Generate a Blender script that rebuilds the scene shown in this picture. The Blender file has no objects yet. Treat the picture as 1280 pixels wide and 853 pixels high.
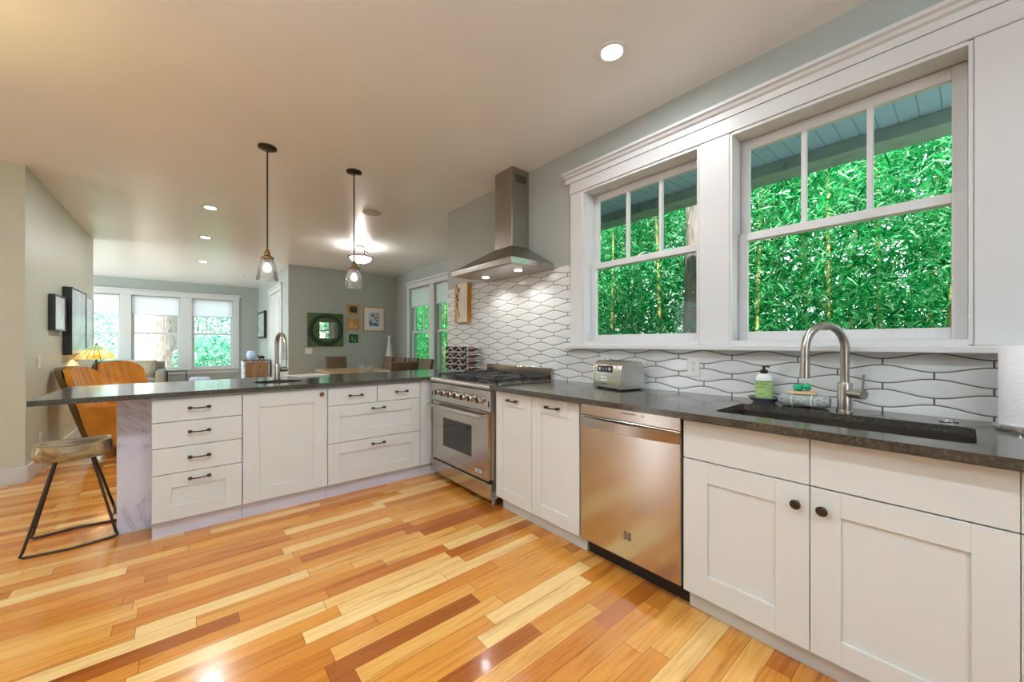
import bpy, bmesh, math, random
import numpy as np
from mathutils import Vector, Matrix
random.seed(7)
PI = math.pi
sc = bpy.context.scene
COL = sc.collection

# ------------------------------------------------------------------ camera
FPX = 479.0
YAW = math.atan2(403.5, FPX)
CAMZ = 1.218
cd = bpy.data.cameras.new('camera')
cd.sensor_width = 36.0
cd.lens = 36.0 * FPX / 1280.0
cd.shift_y = 3.5 / 1280.0
cd.clip_start = 0.02
cam = bpy.data.objects.new('camera', cd)
cam.location = (0, 0, CAMZ)
cam.rotation_euler = (PI / 2, 0, -YAW)
COL.objects.link(cam)
sc.camera = cam
# ------------------------------------------------------------------ world, sun, exposure
w = bpy.data.worlds.new('sky'); sc.world = w; w.use_nodes = True
wn = w.node_tree.nodes; wl = w.node_tree.links
wbg = wn['Background']
wtc = wn.new('ShaderNodeTexCoord'); wsep = wn.new('ShaderNodeSeparateXYZ'); wr = wn.new('ShaderNodeValToRGB')
wl.new(wtc.outputs['Generated'], wsep.inputs[0]); wl.new(wsep.outputs['Z'], wr.inputs[0])
wr.color_ramp.elements[0].color = (0.95, 0.98, 1.0, 1); wr.color_ramp.elements[1].color = (0.62, 0.82, 1.0, 1)
wl.new(wr.outputs[0], wbg.inputs[0])
wbg.inputs[1].default_value = 2.6
vs = sc.view_settings
vs.view_transform = 'Standard'; vs.look = 'None'; vs.gamma = 1.0; vs.use_curve_mapping = False
vs.exposure = 0.58
sc.display_settings.display_device = 'sRGB'


def light(name, kind, loc, energy, color=(1, 1, 1), size=0.1, size_y=None, direction=None, spot=None, blend=0.5):
    d = bpy.data.lights.new(name, kind)
    d.energy = energy; d.color = color
    if kind == 'AREA':
        d.size = size
        if size_y: d.shape = 'RECTANGLE'; d.size_y = size_y
        else: d.shape = 'DISK'
    elif kind == 'SUN': d.angle = size
    else: d.shadow_soft_size = size
    if kind == 'SPOT': d.spot_size = spot; d.spot_blend = blend
    o = bpy.data.objects.new(name, d); o.location = loc
    if direction is not None:
        o.rotation_euler = Vector(direction).to_track_quat('-Z', 'Y').to_euler()
    COL.objects.link(o)
    return o


light('sun', 'SUN', (0, 0, 12), 10.5, (1.0, 0.97, 0.9), 0.02, direction=(0.55, 0.3, -1.1))
# fills added unseen at the back and living room, plus the side window's daylight
light('back_fill_light', 'AREA', (-0.8, -2.9, 1.6), 10, (0.68, 0.87, 1.0), 1.6, 1.4, direction=(0, 1, 0.5))
light('side_window_daylight', 'AREA', (-4.38, 4.47, 1.25), 14, (0.78, 0.9, 1.0), 0.5, 2.1, direction=(1, -0.35, 0.25))
light('living_fill_light', 'AREA', (-4.85, 10.6, 1.5), 125, (0.64, 0.9, 1.0), 3.0, 2.1, direction=(1, -0.1, 0.45))


# ------------------------------------------------------------------ materials
def lin(c):
    return c / 12.92 if c <= 0.04045 else ((c + 0.055) / 1.055) ** 2.4


def rgb(h):
    h = h.lstrip('#')
    return tuple(lin(int(h[i:i + 2], 16) / 255) for i in (0, 2, 4)) + (1.0,)


def nodes(name):
    m = bpy.data.materials.new(name); m.use_nodes = True
    nt = m.node_tree
    return m, nt, nt.nodes['Principled BSDF']


def setp(b, rough=0.5, metal=0.0, spec=0.5, coat=0.0, coat_r=0.05):
    b.inputs['Roughness'].default_value = rough
    b.inputs['Metallic'].default_value = metal
    b.inputs['Specular IOR Level'].default_value = spec
    b.inputs['Coat Weight'].default_value = coat
    b.inputs['Coat Roughness'].default_value = coat_r


def nd(nt, t, **k):
    n = nt.nodes.new(t)
    for a, v in k.items(): setattr(n, a, v)
    return n


def mth(nt, op, a, b=None, c=None):
    n = nd(nt, 'ShaderNodeMath', operation=op)
    for i, v in enumerate((a, b, c)):
        if v is None: continue
        if isinstance(v, (int, float)): n.inputs[i].default_value = v
        else: nt.links.new(v, n.inputs[i])
    return n.outputs[0]


def mixc(nt, fac, a, b, mode='MIX'):
    n = nd(nt, 'ShaderNodeMix', data_type='RGBA', blend_type=mode)
    if isinstance(fac, (int, float)): n.inputs[0].default_value = fac
    else: nt.links.new(fac, n.inputs[0])
    for i, v in ((6, a), (7, b)):
        if isinstance(v, tuple): n.inputs[i].default_value = v
        else: nt.links.new(v, n.inputs[i])
    return n.outputs[2]


def ramp(nt, fac, stops, interp='LINEAR'):
    n = nd(nt, 'ShaderNodeValToRGB'); r = n.color_ramp; r.interpolation = interp
    while len(r.elements) < len(stops): r.elements.new(0.5)
    for e, (p, c) in zip(r.elements, stops): e.position = p; e.color = c
    nt.links.new(fac, n.inputs[0])
    return n.outputs[0]


def noise(nt, scale=5, detail=3, vec=None, stretch=None, rough=0.5, dist=0.0):
    n = nd(nt, 'ShaderNodeTexNoise')
    n.inputs['Scale'].default_value = scale; n.inputs['Detail'].default_value = detail
    n.inputs['Roughness'].default_value = rough; n.inputs['Distortion'].default_value = dist
    if vec is None:
        vec = nd(nt, 'ShaderNodeTexCoord').outputs['Object']
    if stretch:
        mp = nd(nt, 'ShaderNodeMapping'); mp.inputs['Scale'].default_value = stretch
        nt.links.new(vec, mp.inputs[0]); vec = mp.outputs[0]
    nt.links.new(vec, n.inputs['Vector'])
    return n.outputs['Fac']


def bump(nt, b, h, strength=0.2, dist=0.01):
    n = nd(nt, 'ShaderNodeBump'); n.inputs['Strength'].default_value = strength; n.inputs['Distance'].default_value = dist
    nt.links.new(h, n.inputs['Height']); nt.links.new(n.outputs[0], b.inputs['Normal'])


def paint(name, h, rough=0.5, spec=0.5, metal=0.0, coat=0.0, var=0.03, nscale=6, bmp=0.0):
    m, nt, b = nodes(name)
    setp(b, rough, metal, spec, coat)
    c = rgb(h)
    f = noise(nt, nscale, 2)
    d = tuple(x * (1 - var) for x in c[:3]) + (1,); l = tuple(min(1, x * (1 + var)) for x in c[:3]) + (1,)
    nt.links.new(ramp(nt, f, [(0.3, d), (0.7, l)]), b.inputs['Base Color'])
    if bmp: bump(nt, b, noise(nt, nscale * 20, 3), bmp, 0.002)
    return m


def steel(name, h='#c6c2bc', rough=0.2, stretch=(3, 3, 260), s=0.012):
    m, nt, b = nodes(name)
    setp(b, rough, 1.0)
    f = noise(nt, 1.0, 2, stretch=stretch)
    c = rgb(h)
    nt.links.new(ramp(nt, f, [(0.3, tuple(x * .93 for x in c[:3]) + (1,)), (0.7, c)]), b.inputs['Base Color'])
    bump(nt, b, f, s, 0.002)
    return m


def wood(name, dark, light_, stretch=(2, 20, 20), rough=0.4, scale=1.5):
    m, nt, b = nodes(name)
    setp(b, rough)
    f = noise(nt, scale, 5, stretch=stretch, dist=1.2)
    nt.links.new(ramp(nt, f, [(0.3, rgb(dark)), (0.7, rgb(light_))]), b.inputs['Base Color'])
    return m


def emis(name, col, strength):
    m, nt, b = nodes(name)
    b.inputs['Base Color'].default_value = (0.8, 0.8, 0.8, 1)
    b.inputs['Emission Color'].default_value = col; b.inputs['Emission Strength'].default_value = strength
    return m


def pane_glass(name, tint=(0.97, 1, 0.99, 1), gloss=1.0, milk=0.0):
    m = bpy.data.materials.new(name); m.use_nodes = True
    nt = m.node_tree; nt.nodes.clear()
    out = nd(nt, 'ShaderNodeOutputMaterial'); tr = nd(nt, 'ShaderNodeBsdfTransparent'); gl = nd(nt, 'ShaderNodeBsdfGlossy')
    tr.inputs[0].default_value = tint; gl.inputs['Roughness'].default_value = 0.0
    fr = nd(nt, 'ShaderNodeFresnel'); fr.inputs[0].default_value = 1.45
    mx = nd(nt, 'ShaderNodeMixShader')
    nt.links.new(mth(nt, 'MULTIPLY', fr.outputs[0], gloss), mx.inputs[0])
    nt.links.new(tr.outputs[0], mx.inputs[1]); nt.links.new(gl.outputs[0], mx.inputs[2]); res = mx.outputs[0]
    if milk:      # some white translucency mixed in
        df = nd(nt, 'ShaderNodeBsdfTranslucent'); df.inputs[0].default_value = (0.9, 0.93, 0.95, 1); m2 = nd(nt, 'ShaderNodeMixShader'); m2.inputs[0].default_value = milk
        nt.links.new(res, m2.inputs[1]); nt.links.new(df.outputs[0], m2.inputs[2]); res = m2.outputs[0]
    nt.links.new(res, out.inputs[0])
    return m


def floor_mat():
    m, nt, b = nodes('plank_floor')
    setp(b, 0.2, 0, 0.5, 0.25, 0.08)
    tc = nd(nt, 'ShaderNodeTexCoord'); sp = nd(nt, 'ShaderNodeSeparateXYZ'); nt.links.new(tc.outputs['Object'], sp.inputs[0])
    X, Y = sp.outputs[0], sp.outputs[1]
    ry = mth(nt, 'DIVIDE', Y, 0.082); row = mth(nt, 'FLOOR', ry)
    w1 = nd(nt, 'ShaderNodeTexWhiteNoise', noise_dimensions='1D'); nt.links.new(row, w1.inputs['W'])
    xs = mth(nt, 'ADD', mth(nt, 'DIVIDE', X, 0.66), mth(nt, 'MULTIPLY', w1.outputs['Value'], 17.3))
    pl = mth(nt, 'FLOOR', xs)
    cb = nd(nt, 'ShaderNodeCombineXYZ'); nt.links.new(row, cb.inputs[0]); nt.links.new(pl, cb.inputs[1])
    w2 = nd(nt, 'ShaderNodeTexWhiteNoise', noise_dimensions='2D'); nt.links.new(cb.outputs[0], w2.inputs['Vector'])
    pid = w2.outputs['Value']
    base = ramp(nt, pid, [(0.0, rgb('#9c5722')), (0.07, rgb('#b56a28')), (0.2, rgb('#c67f32')), (0.6, rgb('#d59442')), (0.8, rgb('#e0ad62')), (1.0, rgb('#ebca8c'))])
    off = nd(nt, 'ShaderNodeCombineXYZ'); nt.links.new(mth(nt, 'MULTIPLY', pid, 40), off.inputs[2])
    va = nd(nt, 'ShaderNodeVectorMath', operation='ADD'); nt.links.new(tc.outputs['Object'], va.inputs[0]); nt.links.new(off.outputs[0], va.inputs[1])
    g = noise(nt, 1.0, 6, vec=va.outputs[0], stretch=(1.6, 26, 3), dist=0.8, rough=0.6)
    gr = ramp(nt, g, [(0.28, (0.52, 0.34, 0.2, 1)), (0.42, (0.92, 0.82, 0.7, 1)), (0.53, (1.06, 1.06, 1.04, 1)), (0.63, (0.95, 0.8, 0.62, 1)), (0.75, (0.75, 0.52, 0.34, 1))])
    c = mixc(nt, 0.9, base, gr, 'MULTIPLY')
    fy = mth(nt, 'FRACT', ry); fx = mth(nt, 'FRACT', xs)
    ey = mth(nt, 'ABSOLUTE', mth(nt, 'SUBTRACT', fy, 0.5)); ex = mth(nt, 'ABSOLUTE', mth(nt, 'SUBTRACT', fx, 0.5))
    gap = mth(nt, 'MAXIMUM', mth(nt, 'GREATER_THAN', ey, 0.486), mth(nt, 'GREATER_THAN', ex, 0.498))
    c = mixc(nt, mth(nt, 'MULTIPLY', gap, 0.7), c, rgb('#4a2008'))
    nt.links.new(c, b.inputs['Base Color'])
    nt.links.new(mth(nt, 'ADD', mth(nt, 'MULTIPLY', g, 0.1), 0.15), b.inputs['Roughness'])
    return m


def tile_mat():
    m, nt, b = nodes('wave_tile')
    W, H, A = 0.311, 0.054, 0.0125
    tc = nd(nt, 'ShaderNodeTexCoord'); sp = nd(nt, 'ShaderNodeSeparateXYZ'); nt.links.new(tc.outputs['Object'], sp.inputs[0])
    Y = mth(nt, 'ADD', sp.outputs[1], 0.068 + 20 * W)
    Z = mth(nt, 'ADD', sp.outputs[2], -1.111 + 0.0125 * 0 + 40 * H)
    ac = mth(nt, 'MULTIPLY', mth(nt, 'COSINE', mth(nt, 'MULTIPLY', Y, 2 * PI / W)), A)
    te = mth(nt, 'FLOORED_MODULO', mth(nt, 'SUBTRACT', Z, ac), 2 * H)
    de = mth(nt, 'MINIMUM', te, mth(nt, 'SUBTRACT', 2 * H, te))
    to = mth(nt, 'FLOORED_MODULO', mth(nt, 'SUBTRACT', mth(nt, 'ADD', Z, ac), H), 2 * H)
    do = mth(nt, 'MINIMUM', to, mth(nt, 'SUBTRACT', 2 * H, to))
    fy = mth(nt, 'FRACT', mth(nt, 'DIVIDE', Y, W))
    d0 = mth(nt, 'MULTIPLY', mth(nt, 'MINIMUM', fy, mth(nt, 'SUBTRACT', 1.0, fy)), W)
    d1 = mth(nt, 'MULTIPLY', mth(nt, 'ABSOLUTE', mth(nt, 'SUBTRACT', fy, 0.5)), W)
    in0 = mth(nt, 'LESS_THAN', te, mth(nt, 'SUBTRACT', H, mth(nt, 'MULTIPLY', ac, 2)))      # row above an even line
    dj = mth(nt, 'ADD', mth(nt, 'MULTIPLY', in0, d0), mth(nt, 'MULTIPLY', mth(nt, 'SUBTRACT', 1.0, in0), d1))
    dist = mth(nt, 'MINIMUM', mth(nt, 'MINIMUM', de, do), mth(nt, 'MULTIPLY', dj, 0.8))
    gm = nd(nt, 'ShaderNodeMapRange'); gm.inputs[1].default_value = 0.0018; gm.inputs[2].default_value = 0.0034
    nt.links.new(dist, gm.inputs[0])
    # one tone per tile
    n2 = noise(nt, 3.0, 2)
    tcol = ramp(nt, n2, [(0.35, rgb('#d3d6d6')), (0.65, rgb('#dfe1e0'))])
    nt.links.new(mixc(nt, gm.outputs[0], rgb('#57524a'), tcol), b.inputs['Base Color'])
    nt.links.new(mth(nt, 'ADD', mth(nt, 'MULTIPLY', mth(nt, 'SUBTRACT', 1.0, gm.outputs[0]), 0.55), 0.17), b.inputs['Roughness'])
    hm = nd(nt, 'ShaderNodeMapRange', interpolation_type='SMOOTHSTEP'); hm.inputs[1].default_value = 0.001; hm.inputs[2].default_value = 0.012
    nt.links.new(dist, hm.inputs[0])
    hh = mth(nt, 'ADD', hm.outputs[0], mth(nt, 'MULTIPLY', noise(nt, 14, 2), 1.6))
    bump(nt, b, hh, 0.45, 0.003)
    return m


def stone_mat():
    m, nt, b = nodes('dark_stone')
    setp(b, 0.22, 0, 0.8)
    f = noise(nt, 90, 4, rough=0.7); f2 = noise(nt, 9, 5, rough=0.65, dist=0.6)
    c = ramp(nt, f, [(0.3, rgb('#34322e')), (0.55, rgb('#4d4a45')), (0.75, rgb('#7d7364'))])
    c2 = ramp(nt, f2, [(0.35, (0.65, 0.65, 0.66, 1)), (0.7, (1.2, 1.15, 1.05, 1))])
    nt.links.new(mixc(nt, 1.0, c, c2, 'MULTIPLY'), b.inputs['Base Color'])
    bump(nt, b, f, 0.04, 0.001)
    nt.links.new(mth(nt, 'ADD', mth(nt, 'MULTIPLY', f2, 0.12), 0.08), b.inputs['Roughness'])
    return m


def marble_mat():
    m, nt, b = nodes('veined_marble')
    setp(b, 0.25)
    f = noise(nt, 2.6, 7, rough=0.6, dist=1.2)
    v = mth(nt, 'ABSOLUTE', mth(nt, 'SUBTRACT', f, 0.5))
    c = ramp(nt, v, [(0.0, rgb('#a9a9c2')), (0.01, rgb('#c3c3d6')), (0.05, rgb('#cfcfdf')), (0.2, rgb('#d9d8e4'))])  # white marble, the cool daylight's lavender tint put into its colour
    nt.links.new(c, b.inputs['Base Color'])
    return m


def stripes_mat(name, a, bb, axis, pitch, width, rough=0.6):
    m, nt, b = nodes(name); setp(b, rough)
    sp = nd(nt, 'ShaderNodeSeparateXYZ'); nt.links.new(nd(nt, 'ShaderNodeTexCoord').outputs['Object'], sp.inputs[0])
    f = mth(nt, 'LESS_THAN', mth(nt, 'FRACT', mth(nt, 'DIVIDE', sp.outputs[axis], pitch)), width)
    nt.links.new(mixc(nt, f, rgb(a), rgb(bb)), b.inputs['Base Color'])
    return m


def leaf_mat(name, stops, trans=0.5, scale=3.0):
    m = bpy.data.materials.new(name); m.use_nodes = True
    nt = m.node_tree; nt.nodes.clear()
    out = nd(nt, 'ShaderNodeOutputMaterial')
    geo = nd(nt, 'ShaderNodeNewGeometry')
    r = ramp(nt, geo.outputs['Random Per Island'], stops)
    d = nd(nt, 'ShaderNodeBsdfDiffuse'); t = nd(nt, 'ShaderNodeBsdfTranslucent'); mx = nd(nt, 'ShaderNodeMixShader')
    nt.links.new(r, d.inputs[0]); nt.links.new(r, t.inputs[0]); mx.inputs[0].default_value = trans
    nt.links.new(d.outputs[0], mx.inputs[1]); nt.links.new(t.outputs[0], mx.inputs[2])
    nt.links.new(mx.outputs[0], out.inputs[0])
    return m


def mottled(name, stops, scale=8, rough=0.6, detail=4, dist=0.0, stretch=None):
    m, nt, b = nodes(name); setp(b, rough)
    nt.links.new(ramp(nt, noise(nt, scale, detail, dist=dist, stretch=stretch), [(p, rgb(c)) for p, c in stops]), b.inputs['Base Color'])
    return m


M = dict(
    floor=floor_mat(), tile=tile_mat(), stone=stone_mat(), marble=marble_mat(),
    ceiling=paint('ceiling_paint', '#eff1f4', 0.3, 0.5, var=0.02, nscale=1.2),
    wall=paint('sage_grey_wall_paint', '#a6aca7', 0.45, var=0.015),
    hallwall=paint('pale_sage_wall_paint', '#c8cab8', 0.42, var=0.015),
    trim=paint('white_trim_paint', '#d0d1d2', 0.35, var=0.01),
    cab=paint('white_cabinet_paint', '#d8dbda', 0.38, var=0.01),
    toe=paint('cool_lit_white_paint', '#d0cedb', 0.4, var=0.01),  # white paint with the lavender of cool daylight mixed into the colour
    shadowgap=paint('dark_gap', '#3a332c', 0.8),
    steel=steel('brushed_steel'), steelv=steel('brushed_steel_vertical', stretch=(260, 260, 3)),
    hoodsteel=steel('hood_brushed_steel', '#a69f95', 0.3, s=0.05),
    nickel=steel('brushed_nickel', '#bdb8b2', 0.3, s=0.02), chrome=paint('chrome', '#d8d8da', 0.08, metal=1.0),
    sinksteel=steel('sink_steel', '#8d857c', 0.35),
    iron=paint('black_cast_iron', '#2b2b2c', 0.5, var=0.1), bronze=paint('dark_bronze', '#4a4239', 0.35, metal=0.9, var=0.1),
    brass=paint('aged_brass', '#8a6a42', 0.35, metal=0.9), black=paint('black_enamel', '#151515', 0.3),
    oven_glass=paint('dark_oven_glass', '#1c1a17', 0.06, spec=0.8), white_plastic=paint('white_plastic', '#e4e3df', 0.35),
    glass=pane_glass('window_glass', gloss=0.15), clear=pane_glass('clear_shade_glass', (0.97, 0.98, 0.98, 1), 1.6, 0.13),
    bulb=emis('bulb_glow', (1, 0.93, 0.8, 1), 1.8), lens=emis('downlight_glow', (1, 0.96, 0.9, 1), 14),
    bowlglow=emis('frosted_bowl_glow', (1, 0.97, 0.92, 1), 2.2),
    leather=mottled('tan_leather', [(0.3, '#b5701c'), (0.7, '#d2872a')], 6, 0.32),
    darkleather=mottled('brown_leather_shell', [(0.3, '#4a3415'), (0.7, '#6d5124')], 4, 0.25),
    chairleather=mottled('brown_dining_leather', [(0.3, '#503c2a'), (0.7, '#68503c')], 8, 0.5),
    stoolwood=wood('stool_seat_wood', '#6f573a', '#b59a6c', (5, 16, 16), 0.22),
    walnut=wood('walnut_front', '#6e5030', '#94704a', (14, 14, 1.5), 0.45),
    oak=wood('honey_oak', '#b27a2c', '#cf9a48', (14, 14, 1.5), 0.4),
    table_wood=wood('dining_table_wood', '#9a7a52', '#b8966a', (2, 16, 16), 0.3),
    sofa=mottled('taupe_sofa_fabric', [(0.3, '#8b867a'), (0.7, '#a09a8d')], 30, 0.9),
    pillow=mottled('beige_pillow_fabric', [(0.3, '#a39a86'), (0.7, '#bab09c')], 12, 0.85),
    bluefabric=mottled('pale_blue_fabric', [(0.3, '#a9b6cc'), (0.7, '#c2cbdc')], 20, 0.85),
    soffit=stripes_mat('pale_blue_beadboard', '#a4cdf0', '#82a9c8', 1, 0.09, 0.08),
    beam=mottled('weathered_teal_beam_paint', [(0.25, '#6f8a88'), (0.4, '#93adab'), (0.8, '#9fbab8')], 9, 0.7),
    ground=mottled('pale_bounce_ground', [(0.3, '#b3ad9c'), (0.7, '#d0cabb')], 3, 0.9),  # ground made pale to bounce light up to the porch soffit
    bark=mottled('grey_brown_bark', [(0.3, '#6d625c'), (0.6, '#9b8f88'), (0.8, '#b5aaa6')], 6, 0.9, 6, stretch=(4, 4, 0.8)),
    culm=mottled('bamboo_culm', [(0.3, '#9c9a52'), (0.7, '#c9b878')], 6, 0.5),
    leaf=leaf_mat('bamboo_leaf', [(0.0, rgb('#0a6b38')), (0.35, rgb('#1fa356')), (0.7, rgb('#58cc84')), (1.0, rgb('#bdf2c4'))]),
    hedgeleaf=leaf_mat('shaded_hedge_leaf', [(0.0, rgb('#0a3f24')), (0.5, rgb('#14613a')), (1.0, rgb('#2f8f58'))], 0.3),
    leaf2=leaf_mat('pale_garden_leaf', [(0.0, rgb('#2a8c72')), (0.5, rgb('#79bf9f')), (1.0, rgb('#cfeee0'))]),
    shade=None,
)
m, nt, b = nodes('white_shade_fabric'); setp(b, 0.8)
b.inputs['Base Color'].default_value = rgb('#eeeef2')
tl = nd(nt, 'ShaderNodeBsdfTranslucent'); tl.inputs[0].default_value = rgb('#f4f4fa'); mx = nd(nt, 'ShaderNodeMixShader'); mx.inputs[0].default_value = 0.55
nt.links.new(b.outputs[0], mx.inputs[1]); nt.links.new(tl.outputs[0], mx.inputs[2]); nt.links.new(mx.outputs[0], nt.nodes['Material Output'].inputs[0])
bump(nt, b, noise(nt, 4, 2, stretch=(2, 2, 40)), 0.1, 0.01)
M['shade'] = m


# ------------------------------------------------------------------ mesh helpers
def box(bm, x0, x1, y0, y1, z0, z1, bev=0.0, seg=1, mat=None):
    r = bmesh.ops.create_cube(bm, size=1.0, matrix=Matrix.Translation(((x0 + x1) / 2, (y0 + y1) / 2, (z0 + z1) / 2)) @ Matrix.Diagonal((abs(x1 - x0), abs(y1 - y0), abs(z1 - z0), 1)))
    vs_ = r['verts']
    if bev > 0:
        es = list({e for v in vs_ for e in v.link_edges})
        bmesh.ops.bevel(bm, geom=es, offset=bev, segments=seg, affect='EDGES', profile=0.5)
    return vs_


def cyl(bm, p0, p1, r0, r1=None, n=20, caps=True):
    p0, p1 = Vector(p0), Vector(p1); d = p1 - p0
    mat = Matrix.Translation((p0 + p1) / 2) @ d.to_track_quat('Z', 'Y').to_matrix().to_4x4()
    return bmesh.ops.create_cone(bm, cap_ends=caps, segments=n, radius1=r0, radius2=r0 if r1 is None else r1, depth=d.length, matrix=mat)['verts']


def lathe(bm, prof, n=28, mat=None):
    """prof: (r, z) pairs from one end to the other; r of 0 closes."""
    rings = []
    for r, z in prof:
        if r < 1e-6: rings.append([bm.verts.new((0, 0, z))])
        else: rings.append([bm.verts.new((r * math.cos(2 * PI * i / n), r * math.sin(2 * PI * i / n), z)) for i in range(n)])
    for a, b_ in zip(rings, rings[1:]):
        for i in range(n):
            j = (i + 1) % n
            if len(a) == 1 and len(b_) == 1: continue
            if len(a) == 1: bm.faces.new((a[0], b_[j], b_[i]))
            elif len(b_) == 1: bm.faces.new((a[i], a[j], b_[0]))
            else: bm.faces.new((a[i], a[j], b_[j], b_[i]))
    vv = [v for r in rings for v in r]
    if mat is not None: bmesh.ops.transform(bm, matrix=mat, verts=vv)
    bmesh.ops.recalc_face_normals(bm, faces=list({f for v in vv for f in v.link_faces}))
    return vv


def tube(bm, pts, r, n=10, closed=False):
    pts = [Vector(p) for p in pts]; N = len(pts); rings = []
    rr = r if isinstance(r, (list, tuple)) else [r] * N
    up = Vector((0.123, 0.31, 0.94)).normalized()
    for i, p in enumerate(pts):
        if closed: t = pts[(i + 1) % N] - pts[i - 1]
        else: t = pts[min(i + 1, N - 1)] - pts[max(i - 1, 0)]
        t.normalize()
        a = up - t * up.dot(t)
        if a.length < 1e-3: a = Vector((1, 0, 0)) - t * t.x
        a.normalize(); up = a; b_ = t.cross(a)
        rings.append([bm.verts.new(p + (a * math.cos(2 * PI * k / n) + b_ * math.sin(2 * PI * k / n)) * rr[i]) for k in range(n)])
    for i in range(N if closed else N - 1):
        A, B = rings[i], rings[(i + 1) % N]
        for k in range(n): bm.faces.new((A[k], A[(k + 1) % n], B[(k + 1) % n], B[k]))
    if not closed:
        bm.faces.new(list(reversed(rings[0]))); bm.faces.new(rings[-1])


def smooth_path(pts, n=8):
    """Catmull-Rom through the points."""
    P = [Vector(p) for p in pts]; P = [P[0] * 2 - P[1]] + P + [P[-1] * 2 - P[-2]]; out = []
    for i in range(1, len(P) - 2):
        for k in range(n):
            t = k / n; a, b_, c, d = P[i - 1], P[i], P[i + 1], P[i + 2]
            out.append(0.5 * ((2 * b_) + (c - a) * t + (2 * a - 5 * b_ + 4 * c - d) * t * t + (3 * b_ - a - 3 * c + d) * t ** 3))
    out.append(P[-2])
    return out


def extrude_poly(bm, loop, axis_from, axis_to):
    """loop: list of 3-D points; extruded by the vector axis_to-axis_from."""
    d = Vector(axis_to) - Vector(axis_from)
    a = [bm.verts.new(Vector(p)) for p in loop]; b_ = [bm.verts.new(Vector(p) + d) for p in loop]
    n = len(a)
    fs = [bm.faces.new(a), bm.faces.new(list(reversed(b_)))]
    for i in range(n): fs.append(bm.faces.new((a[i], b_[i], b_[(i + 1) % n], a[(i + 1) % n])))
    bmesh.ops.recalc_face_normals(bm, faces=fs)


def slab(bm, outer, holes, z0, z1):
    es = []
    for L in [outer] + holes:
        v = [bm.verts.new((x, y, z1)) for x, y in L]
        es += [bm.edges.new((v[i], v[(i + 1) % len(v)])) for i in range(len(v))]
    r = bmesh.ops.triangle_fill(bm, use_beauty=True, use_dissolve=False, edges=es)
    fs = [g for g in r['geom'] if isinstance(g, bmesh.types.BMFace)]
    for f in fs:
        if f.normal.z < 0: f.normal_flip()
    ex = bmesh.ops.extrude_face_region(bm, geom=fs)
    bmesh.ops.translate(bm, vec=(0, 0, z0 - z1), verts=[g for g in ex['geom'] if isinstance(g, bmesh.types.BMVert)])
    bmesh.ops.recalc_face_normals(bm, faces=bm.faces[:])


def obj(name, bm, mat, parent=None, smooth=False, loc=None, rot=None):
    me = bpy.data.meshes.new(name); bm.to_mesh(me); bm.free()
    if smooth:
        me.polygons.foreach_set('use_smooth', [True] * len(me.polygons))
        try: me.set_sharp_from_angle(angle=math.radians(40))
        except Exception: pass
    mats = mat if isinstance(mat, (list, tuple)) else [mat]
    for q in mats: me.materials.append(M[q] if isinstance(q, str) else q)
    o = bpy.data.objects.new(name, me); COL.objects.link(o)
    if loc is not None: o.location = loc
    if rot is not None: o.rotation_euler = rot
    if parent is not None: o.parent = parent
    return o


def B(): return bmesh.new()


def bx(name, mat, parent, *a, bev=0.0, seg=1, smooth=False):
    bm = B(); box(bm, *a, bev=bev, seg=seg)
    return obj(name, bm, mat, parent, smooth)


def tag(o, label, cat, group=None):
    o['label'] = label; o['category'] = cat
    if group: o['group'] = group
    return o


def thing(name, label, cat, loc=(0, 0, 0), rz=0.0, group=None):
    o = bpy.data.objects.new(name, None); o.empty_display_size = 0.1
    COL.objects.link(o); o.location = loc; o.rotation_euler = (0, 0, rz)
    return tag(o, label, cat, group)


def struct(o):
    o['kind'] = 'structure'
    return o


def struct_empty(name):
    o = bpy.data.objects.new(name, None); COL.objects.link(o); o['kind'] = 'structure'
    return o


def children(o):
    return [c for c in COL.objects if c.parent == o]


def dup(root, loc, rz, label=None, group=None):
    kids = {}
    for c in COL.objects: kids.setdefault(c.parent, []).append(c)

    def rec(o, par):
        c = o.copy(); COL.objects.link(c)
        if par is not None: c.parent = par
        for k in kids.get(o, []): rec(k, c)
        return c
    r = rec(root, None)
    r.location = loc; r.rotation_euler = (0, 0, rz)
    if label: r['label'] = label
    if group: r['group'] = group
    return r


def text(name, body, size, mat, parent, loc, rot, ext=0.0006):
    cu = bpy.data.curves.new(name, 'FONT'); cu.body = body; cu.size = size; cu.extrude = ext
    cu.align_x = 'CENTER'; cu.align_y = 'CENTER'
    tmp = bpy.data.objects.new(name, cu); COL.objects.link(tmp)
    dg = bpy.context.evaluated_depsgraph_get(); me = bpy.data.meshes.new_from_object(tmp.evaluated_get(dg))
    bpy.data.objects.remove(tmp); me.materials.clear(); me.materials.append(M[mat])
    o = bpy.data.objects.new(name, me); COL.objects.link(o); o.location = loc; o.rotation_euler = rot
    o.parent = parent
    return o


# ------------------------------------------------------------------ the room shell
HC = 2.79
XW = 2.38
struct(bx('floor', 'floor', None, -5.15, 3.85, -3.1, 13.05, -0.1, 0.0))
struct(bx('ceiling', 'ceiling', None, -5.15, 3.85, -3.1, 13.05, HC, HC + 0.15))


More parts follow.
